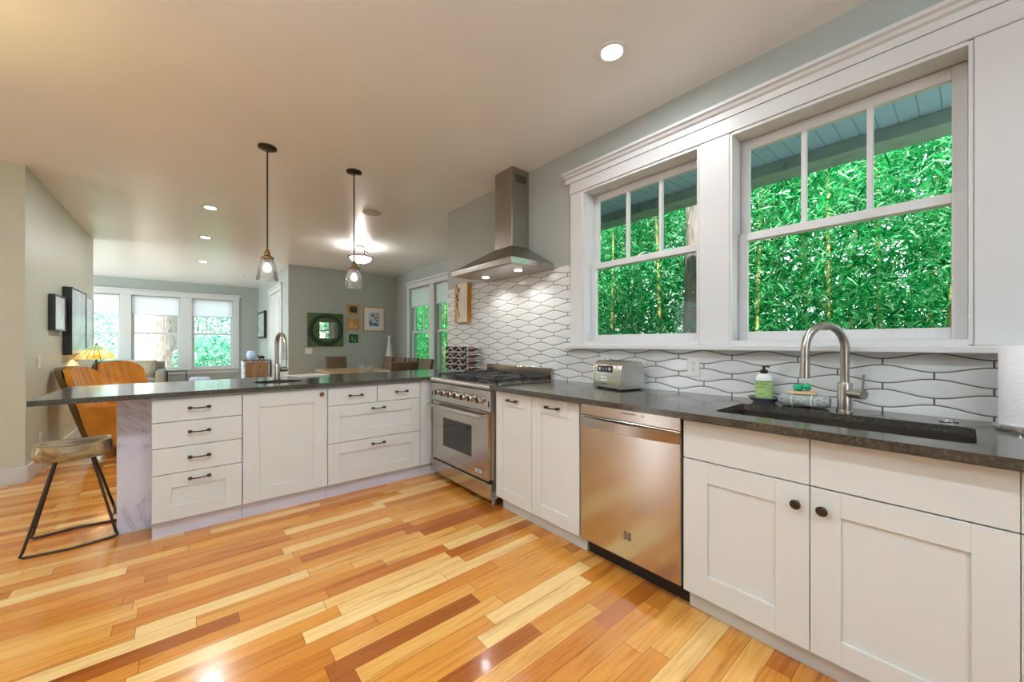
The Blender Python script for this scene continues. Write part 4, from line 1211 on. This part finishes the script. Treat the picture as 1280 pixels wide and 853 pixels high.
# ------------------------------------------------------------------ living room
def armchair(label, loc, rz):
    """Faces local +x."""
    t = thing('armchair', label, 'armchair', loc, rz)
    NY, NZ = 24, 12

    def shell(x_off, y_sc, zlo, zhi_c, thick, chan=0):
        bm = B(); G = []
        for i in range(NY + 1):
            v = -1 + 2 * i / NY; col = []
            ztop = zhi_c - 0.12 * abs(v) ** 4
            for j in range(NZ + 1):
                z = zlo + (ztop - zlo) * j / NZ
                x = x_off - 0.30 * (z - 0.35) + 0.05 * v * v * abs(v)
                if chan: x += 0.012 * abs(math.sin(v * PI * chan))
                col.append((x, 0.325 * y_sc * v, z))
            G.append(col)
        A = [[bm.verts.new(p) for p in c_] for c_ in G]; Bk = [[bm.verts.new((p[0] - thick, p[1], p[2])) for p in c_] for c_ in G]
        for i in range(NY):
            for j in range(NZ):
                bm.faces.new((A[i][j], A[i + 1][j], A[i + 1][j + 1], A[i][j + 1])); bm.faces.new((Bk[i][j], Bk[i][j + 1], Bk[i + 1][j + 1], Bk[i + 1][j]))
        for i in range(NY):
            bm.faces.new((A[i][NZ], A[i + 1][NZ], Bk[i + 1][NZ], Bk[i][NZ])); bm.faces.new((A[i][0], Bk[i][0], Bk[i + 1][0], A[i + 1][0]))
        for j in range(NZ):
            bm.faces.new((A[0][j], A[0][j + 1], Bk[0][j + 1], Bk[0][j])); bm.faces.new((A[NY][j], Bk[NY][j], Bk[NY][j + 1], A[NY][j + 1]))
        bmesh.ops.recalc_face_normals(bm, faces=bm.faces[:])
        return bm
    obj('back_shell', shell(-0.30, 1.0, 0.10, 0.97, 0.05), 'darkleather', t, True)
    obj('back_cushion', shell(-0.235, 0.985, 0.30, 0.962, 0.06, 3), 'leather', t, True)
    bm = B(); box(bm, -0.25, 0.36, -0.25, 0.25, 0.13, 0.30, bev=0.01); obj('base', bm, 'leather', t)
    bm = B(); box(bm, -0.22, 0.38, -0.245, 0.245, 0.302, 0.43, bev=0.035, seg=3); obj('seat_cushion', bm, 'leather', t, True)
    for s in (-1, 1):
        bm = B(); y0, y1 = sorted((s * 0.255, s * 0.325))
        extrude_poly(bm, [(-0.24, y0, 0.12), (0.37, y0, 0.12), (0.38, y0, 0.52), (0.33, y0, 0.545), (-0.30, y0, 0.56)], (0, y0, 0), (0, y1, 0))
        bmesh.ops.bevel(bm, geom=bm.edges[:], offset=0.012, segments=2, affect='EDGES'); obj('arm', bm, 'leather', t, True)
    for sx in (-0.2, 0.3):
        for sy in (-0.26, 0.26):
            bm = B(); cyl(bm, (sx, sy, 0), (sx, sy, 0.13), 0.014, 0.022, 12); obj('leg', bm, 'walnut', t)
    return t


armchair('tan leather armchair with dark brown shell against the hall wall behind the stool', (-0.525, 6.2, 0), math.radians(-12))
armchair('tan leather armchair farther off, between lamp and sofa', (-0.50, 7.85, 0), math.radians(-40))
c = thing('side_table', 'small round side table under the stained glass lamp', 'side table', (-0.72, 7.1, 0))
bm = B(); lathe(bm, [(0, 0.665), (0.22, 0.665), (0.225, 0.675), (0.22, 0.69), (0, 0.69)], 32); obj('table_top', bm, 'walnut', c, True)
bm = B(); lathe(bm, [(0, 0), (0.15, 0), (0.14, 0.015), (0.025, 0.03), (0.02, 0.66), (0, 0.6645)], 24); obj('pedestal', bm, 'bronze', c, True)
# stained-glass lamp
c = thing('table_lamp', 'stained glass table lamp with amber petal shade beside the hall wall', 'table lamp', (-0.90, 7.1, 0.69))
bm = B(); lathe(bm, [(0, 0), (0.085, 0), (0.08, 0.012), (0.03, 0.022), (0.016, 0.06), (0.02, 0.15), (0.013, 0.2), (0.011, 0.46), (0.004, 0.5), (0.012, 0.51), (0.01, 0.525), (0, 0.54)], 24); obj('base', bm, 'bronze', c, True)
mg = bpy.data.materials.new('stained_glass'); mg.use_nodes = True
nt = mg.node_tree; b = nt.nodes['Principled BSDF']; setp(b, 0.25)
sp = nd(nt, 'ShaderNodeSeparateXYZ'); nt.links.new(nd(nt, 'ShaderNodeTexCoord').outputs['Object'], sp.inputs[0])
ang = mth(nt, 'MULTIPLY', mth(nt, 'ADD', mth(nt, 'ARCTAN2', sp.outputs[1], sp.outputs[0]), PI), 20 / (2 * PI))
fr = mth(nt, 'FRACT', ang)
tone = ramp(nt, noise(nt, 14, 2), [(0.3, rgb('#d08a2a')), (0.55, rgb('#f0bf66')), (0.7, rgb('#fbe6b4'))])
lead = mth(nt, 'GREATER_THAN', mth(nt, 'ABSOLUTE', mth(nt, 'SUBTRACT', fr, 0.5)), 0.44)
topc = mth(nt, 'GREATER_THAN', sp.outputs[2], 0.445)
cc = mixc(nt, topc, tone, rgb('#8fa07a')); cc = mixc(nt, lead, cc, rgb('#3a2f20'))
nt.links.new(cc, b.inputs['Base Color']); nt.links.new(cc, b.inputs['Emission Color']); b.inputs['Emission Strength'].default_value = 0.9
bm = B(); lathe(bm, [(0.03, 0.505), (0.07, 0.485), (0.10, 0.455), (0.16, 0.385), (0.188, 0.34), (0.186, 0.338), (0.156, 0.383), (0.096, 0.452), (0.067, 0.482), (0.03, 0.502)], 40); obj('lamp_shade', bm, mg, c, True)
light('table_lamp_bulb', 'POINT', (-0.90, 7.1, 0.69 + 0.40), 9, (1, 0.72, 0.35), 0.03)

# sofa
c = thing('sofa', 'taupe fabric sofa under the living room windows', 'sofa', (-1.5, 12.05, 0))
bm = B(); box(bm, -1.05, 1.05, -0.40, 0.42, 0.10, 0.30, bev=0.02); obj('base', bm, 'sofa', c)
for s in (-0.5, 0.5):
    bm = B(); box(bm, s - 0.43, s + 0.43, -0.44, 0.2, 0.302, 0.46, bev=0.03, seg=3); obj('seat_cushion', bm, 'sofa', c, True)
    bm = B(); box(bm, s - 0.43, s + 0.43, 0.2, 0.36, 0.44, 0.83, bev=0.04, seg=3); obj('back_cushion', bm, 'sofa', c, True)
bm = B(); box(bm, -1.05, 1.05, 0.36, 0.46, 0.12, 0.80, bev=0.02, seg=2); obj('back', bm, 'sofa', c, True)
for s in (-1, 1):
    bm = B(); box(bm, s * 1.0 - 0.075, s * 1.0 + 0.075, -0.46, 0.44, 0.12, 0.62, bev=0.025, seg=2); obj('arm', bm, 'sofa', c, True)
for sx in (-1, 1):
    for sy in (-0.38, 0.4):
        bm = B(); cyl(bm, (sx * 0.98, sy, 0), (sx * 0.98, sy, 0.12), 0.02, n=10); obj('leg', bm, 'walnut', c)


def cushion(bm, w_, h_, t_):
    n = 12; top = {}
    for side in (-1, 1):
        for i in range(n + 1):
            for j in range(n + 1):
                u, v = -1 + 2 * i / n, -1 + 2 * j / n
                pin = 1 - 0.06 * (u * u * v * v)
                f = max(0, (1 - u ** 4)) ** 0.5 * max(0, (1 - v ** 4)) ** 0.5
                edge = i in (0, n) or j in (0, n)
                if side == 1 and edge: top[(1, i, j)] = top[(-1, i, j)]; continue
                top[(side, i, j)] = bm.verts.new((u * w_ / 2 * pin, side * t_ / 2 * f, v * h_ / 2 * pin))
        for i in range(n):
            for j in range(n): bm.faces.new([top[(side, i + a, j + b2)] for a, b2 in ((0, 0), (1, 0), (1, 1), (0, 1))])
    bmesh.ops.recalc_face_normals(bm, faces=bm.faces[:])


bm = B(); cushion(bm, 0.50, 0.40, 0.17)
tag(obj('throw_pillow', bm, 'pillow', None, True, (-0.85, 12.02, 0.66), (math.radians(-22), math.radians(8), 0)), 'large beige pillow leaning at the right end of the sofa', 'pillow')
bm = B(); cushion(bm, 0.42, 0.34, 0.15)
tag(obj('throw_pillow', bm, 'sofa', None, True, (-1.42, 12.06, 0.64), (math.radians(-20), 0, 0)), 'grey taupe pillow in the middle of the sofa', 'pillow')
c = thing('wire_side_table', 'thin black framed side table right of the sofa arm', 'side table', (-0.22, 11.9, 0))
bm = B()
for sx in (-0.17, 0.17):
    for sy in (-0.2, 0.2): box(bm, sx - 0.008, sx + 0.008, sy - 0.008, sy + 0.008, 0, 0.6)
for z in (0.03, 0.592):
    for sy in (-0.2, 0.2): box(bm, -0.17, 0.17, sy - 0.008, sy + 0.008, z - 0.008, z + 0.008)
    for sx in (-0.17, 0.17): box(bm, sx - 0.008, sx + 0.008, -0.2, 0.2, z - 0.008, z + 0.008)
obj('frame', bm, 'black', c)
bm = B(); box(bm, -0.18, 0.18, -0.21, 0.21, 0.6002, 0.615, bev=0.002); obj('table_top', bm, 'nickel', c)
c = thing('ottoman', 'low pale blue ottoman below the right living room window', 'ottoman', (0.19, 11.3, 0))
bm = B(); box(bm, -0.19, 0.19, -0.17, 0.17, 0.26, 0.455, bev=0.05, seg=3); obj('cushion', bm, 'bluefabric', c, True)
for sx in (-1, 1):
    for sy in (-1, 1):
        bm = B(); cyl(bm, (sx * 0.13, sy * 0.12, 0), (sx * 0.15, sy * 0.12, 0.27), 0.012, n=10); obj('leg', bm, 'walnut', c)
# console
c = thing('console_cabinet', 'wood fronted console with patterned white side by the living room door', 'cabinet', (0.935, 10.46, 0))
bm = B(); box(bm, 0.0, 0.50, 0.02, 0.55, 0.12, 0.825); obj('body', bm, mottled('white_patterned_panel', [(0.42, '#8b94a6'), (0.5, '#e3e7ec'), (0.7, '#eef0f2')], 22, 0.4), c)
for x0, x1 in ((0.03, 0.25), (0.253, 0.475)): bx('door', 'walnut', c, x0, x1, 0, 0.0195, 0.14, 0.80, bev=0.002)
bm = B(); box(bm, -0.01, 0.51, -0.005, 0.56, 0.8252, 0.845, bev=0.002); obj('top', bm, 'chairleather', c)
for sx in (0.04, 0.46):
    for sy in (0.06, 0.5):
        bm = B(); cyl(bm, (sx, sy, 0), (sx, sy, 0.12), 0.018, n=10); obj('leg', bm, 'black', c)
c = thing('glass_vase', 'pale blue glass ornament standing on the console', 'vase', (1.10, 10.72, 0.845))
bm = B(); lathe(bm, [(0, 0), (0.05, 0), (0.075, 0.03), (0.09, 0.1), (0.085, 0.16), (0.06, 0.2), (0.056, 0.2), (0.08, 0.15), (0.07, 0.03), (0, 0.01)], 24); obj('body', bm, paint('pale_blue_glass', '#b7c9e6', 0.1), c, True)
bm = B(); lathe(bm, [(0.055, 0.2005), (0.064, 0.2005), (0.064, 0.21), (0.055, 0.21), (0.055, 0.2005)], 24); obj('rim', bm, 'white_plastic', c, True)
bm = B()
tube(bm, smooth_path([(-0.05, 0, 0.03), (-0.02, 0, 0.055), (0.03, 0, 0.06), (0.06, 0, 0.04)], 4), [0.028, 0.03, 0.033, 0.035, 0.038, 0.038, 0.037, 0.036, 0.034, 0.03, 0.026, 0.02, 0.014], 10)
for sx in (-0.03, 0.035): box(bm, sx - 0.008, sx + 0.008, -0.015, 0.015, 0, 0.05)
tube(bm, [(-0.05, 0, 0.045), (-0.07, 0, 0.09), (-0.06, 0, 0.12)], [0.02, 0.016, 0.01], 8)
tag(obj('figurine', bm, 'darkgreen', None, True, (1.30, 10.68, 0.845)), 'small dark figurine beside the blue ornament on the console', 'figurine')

# living-room shades
for (a0, a1, z0, z1), nm in zip(LW, ('left', 'middle', 'right')):
    t = thing('roller_shade', 'white fabric shade half drawn in the %s living room window' % nm, 'shade', ((a0 + a1) / 2, 12.93, z1 - 0.01))
    hw = (a1 - a0) / 2 - 0.015
    bm = B(); box(bm, -hw, hw, -0.002, 0.0, -0.44, -0.03); obj('fabric', bm, 'shade', t)
    bm = B(); cyl(bm, (-hw, 0.0, -0.018), (hw, 0.0, -0.018), 0.014, n=14); obj('roller', bm, 'white_plastic', t)
    bm = B(); box(bm, -hw, hw, -0.009, 0.006, -0.462, -0.4402, bev=0.003); obj('bottom_bar', bm, 'toe', t)
for (a0, a1, z0, z1), nm in zip(DW, ('nearer', 'farther')):
    t = thing('roller_shade', 'white fabric shade half drawn in the %s dining room window' % nm, 'shade', (3.70, (a0 + a1) / 2, z1 - 0.01))
    hw = (a1 - a0) / 2 - 0.015
    bm = B(); box(bm, -0.002, 0.0, -hw, hw, -0.37, -0.03); obj('fabric', bm, 'shade', t)
    bm = B(); cyl(bm, (0, -hw, -0.018), (0, hw, -0.018), 0.014, n=14); obj('roller', bm, 'white_plastic', t)
    bm = B(); box(bm, -0.009, 0.006, -hw, hw, -0.392, -0.3702, bev=0.003); obj('bottom_bar', bm, 'toe', t)

# ------------------------------------------------------------------ dining room
c = thing('dining_table', 'long wooden dining table behind the peninsula', 'dining table', (2.28, 6.65, 0))
bm = B(); box(bm, -0.5, 0.5, -1.1, 1.1, 0.71, 0.75, bev=0.005, seg=2); obj('table_top', bm, 'table_wood', c)
bm = B(); box(bm, -0.42, 0.42, -1.0, 1.0, 0.63, 0.7098); obj('apron', bm, 'table_wood', c)
for sx in (-1, 1):
    for sy in (-1, 1):
        bm = B(); box(bm, sx * 0.40 - 0.035, sx * 0.40 + 0.035, sy * 0.98 - 0.035, sy * 0.98 + 0.035, 0, 0.63, bev=0.004); obj('leg', bm, 'table_wood', c)


def dining_chair(label, loc, rz):
    """Faces local +y."""
    t = thing('dining_chair', label, 'chair', loc, rz, None)
    bm = B(); box(bm, -0.205, 0.205, -0.21, 0.23, 0.41, 0.48, bev=0.02, seg=2); obj('seat', bm, 'chairleather', t, True)
    bm = B()
    vv = box(bm, -0.2, 0.2, -0.03, 0.03, 0.0, 0.56, bev=0.012, seg=2)
    bmesh.ops.transform(bm, matrix=Matrix.Translation((0, -0.20, 0.405)) @ Matrix.Rotation(math.radians(9), 4, 'X'), verts=bm.verts[:]); obj('backrest', bm, 'chairleather', t, True)
    for sx in (-1, 1):
        for sy in (-0.19, 0.2):
            bm = B(); box(bm, sx * 0.19 - 0.018, sx * 0.19 + 0.018, sy - 0.018, sy + 0.018, 0, 0.41, bev=0.003); obj('leg', bm, 'walnut', t)
    return t


ch0 = dining_chair('brown leather dining chair at the near head of the table, back towards the peninsula', (2.33, 5.42, 0), 0)
dup(ch0, (2.28, 7.98, 0), PI, 'brown leather dining chair at the far head of the table, before the gallery wall')
for y, lab in ((7.6, 'brown dining chair on the window side of the table, farthest from the peninsula'), (7.02, 'brown dining chair on the window side of the table, second from the far end'),
               (6.49, 'brown dining chair on the window side of the table, second from the near end'), (5.97, 'brown dining chair on the window side of the table, nearest the peninsula')):
    dup(ch0, (2.84, y, 0), PI / 2, lab)
c = None
bm = B(); lathe(bm, [(0, 0), (0.10, 0), (0.125, 0.1), (0.135, 0.3), (0.125, 0.6), (0.10, 0.85), (0.06, 1.08), (0.034, 1.25), (0.03, 1.36), (0.042, 1.40), (0.036, 1.40), (0.024, 1.36), (0.024, 1.25), (0, 1.2)], 32)
tag(obj('floor_vase', bm, paint('white_glazed_vase', '#dcdcd4', 0.3), None, True, (3.46, 8.42, 0)), 'tall white bottle shaped floor vase in the dining room corner', 'vase')
M['tumbler'] = pane_glass('tumbler_glass', (0.9, 0.94, 0.95, 1), 2.5, 0.25)
for i, (x, y, lab) in enumerate(((2.18, 6.42, 'clear glass tumbler on the dining table, left of the pair'), (2.30, 6.36, 'clear glass tumbler on the dining table, right of the pair'))):
    bm = B(); lathe(bm, [(0, 0), (0.034, 0), (0.042, 0.11), (0.04, 0.11), (0.032, 0.008), (0, 0.008)], 24); tag(obj('tumbler', bm, 'tumbler', None, True, (x, y, 0.75)), lab, 'glass')
bm = B(); lathe(bm, [(0, 0), (0.05, 0), (0.13, 0.014), (0.128, 0.017), (0.05, 0.005), (0, 0.005)], 28); tag(obj('plate', bm, 'white_plastic', None, True, (2.47, 6.15, 0.75)), 'white plate on the dining table near the tumblers', 'plate')
bm = B(); box(bm, -0.15, 0.15, -0.105, 0.105, 0, 0.012, bev=0.002); tag(obj('magazine', bm, 'white_plastic', None, False, (0.86, 4.0, ZC), (0, 0, 0.3)), 'white magazine lying at the back edge of the peninsula worktop', 'magazine')

# ------------------------------------------------------------------ garden
rng = np.random.default_rng(5)


def leaves_mesh(name, pts, length, width, droop=0.5, mat='leaf'):
    n = len(pts)
    az = rng.uniform(0, 2 * PI, n); el = rng.normal(-droop, 0.45, n)
    L = length * rng.uniform(0.6, 1.3, n); Wd = width * rng.uniform(0.7, 1.3, n)
    d = np.stack([np.cos(az) * np.cos(el), np.sin(az) * np.cos(el), np.sin(el)], 1)
    r = rng.normal(size=(n, 3)); s = np.cross(d, r); s /= np.linalg.norm(s, axis=1)[:, None]
    up = np.cross(d, s)
    p = np.asarray(pts)
    a = p; b_ = p + d * (L * .45)[:, None] + s * (Wd / 2)[:, None]; c_ = p + d * L[:, None] - np.array([0, 0, 1]) * (L * .18)[:, None]; e = p + d * (L * .45)[:, None] - s * (Wd / 2)[:, None]
    v = np.stack([a, b_, c_, e], 1).reshape(-1, 3)
    me = bpy.data.meshes.new(name)
    me.vertices.add(4 * n); me.vertices.foreach_set('co', v.ravel().astype(np.float32))
    me.loops.add(4 * n); me.loops.foreach_set('vertex_index', np.arange(4 * n, dtype=np.int32))
    me.polygons.add(n); me.polygons.foreach_set('loop_start', np.arange(0, 4 * n, 4, dtype=np.int32)); me.polygons.foreach_set('loop_total', np.full(n, 4, dtype=np.int32))
    me.update(calc_edges=True); me.materials.append(M[mat])
    return me


def bamboo_proto(i, H=5.2, n=4160):
    pts = []
    for k in range(n // 26):
        z = rng.uniform(0.7, H); a = rng.uniform(0, 2 * PI); R_ = abs(rng.normal(0.30, 0.22)) * (0.6 + 0.6 * (1 - abs(z / H - 0.45)))
        c0 = np.array([R_ * math.cos(a), R_ * math.sin(a), z])
        pts.append(c0 + rng.normal(size=(26, 3)) * np.array([0.13, 0.13, 0.10]))
    fol = leaves_mesh('foliage', np.concatenate(pts), 0.125, 0.0175, 0.45)
    bm = B(); lean = rng.uniform(-0.06, 0.06, 2)
    pth = [(lean[0] * z * z / 6, lean[1] * z * z / 6, z) for z in np.linspace(0, H, 14)]
    rr = [0.026 * (1 - 0.75 * k / 13) for k in range(14)]
    tube(bm, pth, rr, 9)
    for k in range(1, 13): 
        p = pth[k]; lathe(bm, [(rr[k] * 1.0, -0.012), (rr[k] * 1.22, 0), (rr[k] * 1.0, 0.012)], 9, Matrix.Translation(p))
    me = bpy.data.meshes.new('culm'); bm.to_mesh(me); bm.free(); me.materials.append(M['culm'])
    return fol, me


PROTO = [bamboo_proto(i) for i in range(5)]


def bamboo(x, y, k, label, group, s=1.0):
    t = thing('bamboo', label, 'bamboo', (x, y, -0.305), random.uniform(0, 6.28), group)
    fol, cu = PROTO[k % len(PROTO)]
    for nm, me in (('culm', cu), ('foliage', fol)):
        o = bpy.data.objects.new(nm, me); COL.objects.link(o); o.parent = t
    t.scale = (1, 1, s)
    return t


kk = 0
for row, (x, sy) in enumerate(((4.75, 0.62), (5.5, 0.6), (6.3, 0.62))):
    y = -1.1 - 0.2 * row
    while y < 4.6 + row * 0.9:
        bamboo(x + random.uniform(-0.22, 0.22), y + random.uniform(-0.15, 0.15), kk, 'leafy green bamboo in the grove outside the kitchen windows', 'bamboo grove outside the kitchen windows', random.uniform(0.85, 1.05))
        kk += 1; y += sy
for row, x in enumerate((5.2, 6.0)):
    y = 6.2
    while y < 13.2:
        bamboo(x + random.uniform(-0.2, 0.2), y + random.uniform(-0.2, 0.2), kk, 'leafy green bamboo outside the dining room windows', 'bamboo outside the dining room windows', random.uniform(0.85, 1.05))
        kk += 1; y += 0.75
# grey-barked trunk behind the bamboo, seen at the right of the left kitchen window
def tree(x, y, r, H, label, crown=None, crown_mat='leaf2', zc=3.5, rc=1.6, n=5000):
    t = thing('garden_tree', label, 'tree', (x, y, -0.31))
    bm = B(); pts = [(0.04 * math.sin(z * 1.3), 0.05 * math.cos(z), z) for z in np.linspace(0, H, 10)]
    tube(bm, pts, [r * (1.25 - 0.6 * k / 9) for k in range(10)], 14)
    for k in range(5):
        a = k * 1.3; z = H * (0.5 + 0.09 * k)
        tube(bm, [(0, 0, z), (0.5 * math.cos(a), 0.5 * math.sin(a), z + 0.4), (1.1 * math.cos(a), 1.1 * math.sin(a), z + 0.7)], [r * 0.4, r * 0.28, r * 0.12], 8)
    obj('trunk', bm, 'bark', t, True)
    q = rng.normal(size=(n, 3)); q /= np.linalg.norm(q, axis=1)[:, None]; q *= (rng.uniform(0.25, 1, n) ** 0.4)[:, None] * np.array([rc, rc, rc * 0.8]); q[:, 2] += zc
    o = bpy.data.objects.new('foliage', leaves_mesh('foliage', q, 0.2, 0.08, 0.2, crown_mat)); COL.objects.link(o); o.parent = t
    return t


tree(4.35, 1.98, 0.13, 5.5, 'grey barked trunk standing close outside the left kitchen window', zc=5.8, rc=1.2, n=1500, crown_mat='leaf')
tree(-0.62, 17.4, 0.30, 6.5, 'thick grey trunked tree outside the middle living room window', zc=6.5, rc=2.2, n=5000)


def shrub(x, y, rx, rz_, label, mat='leaf2', n=4200, group=None):
    t = thing('garden_shrub', label, 'shrub', (x, y, -0.31), 0, group)
    bm = B()
    for k in range(6):
        a = k * 1.05; tube(bm, [(0.03 * math.cos(a), 0.03 * math.sin(a), 0), (rx * 0.3 * math.cos(a), rx * 0.3 * math.sin(a), rz_ * 0.7), (rx * 0.5 * math.cos(a), rx * 0.5 * math.sin(a), rz_ * 1.5)], [0.02, 0.014, 0.006], 6)
    obj('stems', bm, 'bark', t)
    q = rng.normal(size=(n, 3)); q /= np.linalg.norm(q, axis=1)[:, None]; q *= (rng.uniform(0.1, 1, n) ** 0.4)[:, None] * np.array([rx, rx, rz_]); q[:, 2] += rz_
    o = bpy.data.objects.new('foliage', leaves_mesh('foliage', q, 0.15, 0.05, 0.2, mat)); COL.objects.link(o); o.parent = t
    return t


shrub(0.62, 15.3, 1.0, 0.95, 'dense shrub outside the right living room window')
shrub(-2.3, 15.6, 0.9, 0.75, 'low shrub outside the left living room window')
shrub(0.6, 18.8, 1.7, 1.9, 'tall pale shrub behind the dense one beyond the right living room window', n=6000)
shrub(-3.2, 19.2, 1.6, 1.8, 'tall pale shrub beyond the left living room window', n=5000)
# hedge behind the bamboo, shade between the plants put into its dark leaf colours
q = np.stack([rng.uniform(7.2, 7.9, 40000), rng.uniform(-3, 16, 40000), 5.4 * rng.uniform(0, 1, 40000) ** 1.35 - 0.2], 1)
o = bpy.data.objects.new('hedge_foliage', leaves_mesh('hedge_foliage', q, 0.24, 0.07, 0.3, 'hedgeleaf')); COL.objects.link(o)
o['kind'] = 'stuff'; o['label'] = 'hedge leaves closing the view behind the bamboo'; o['category'] = 'hedge'
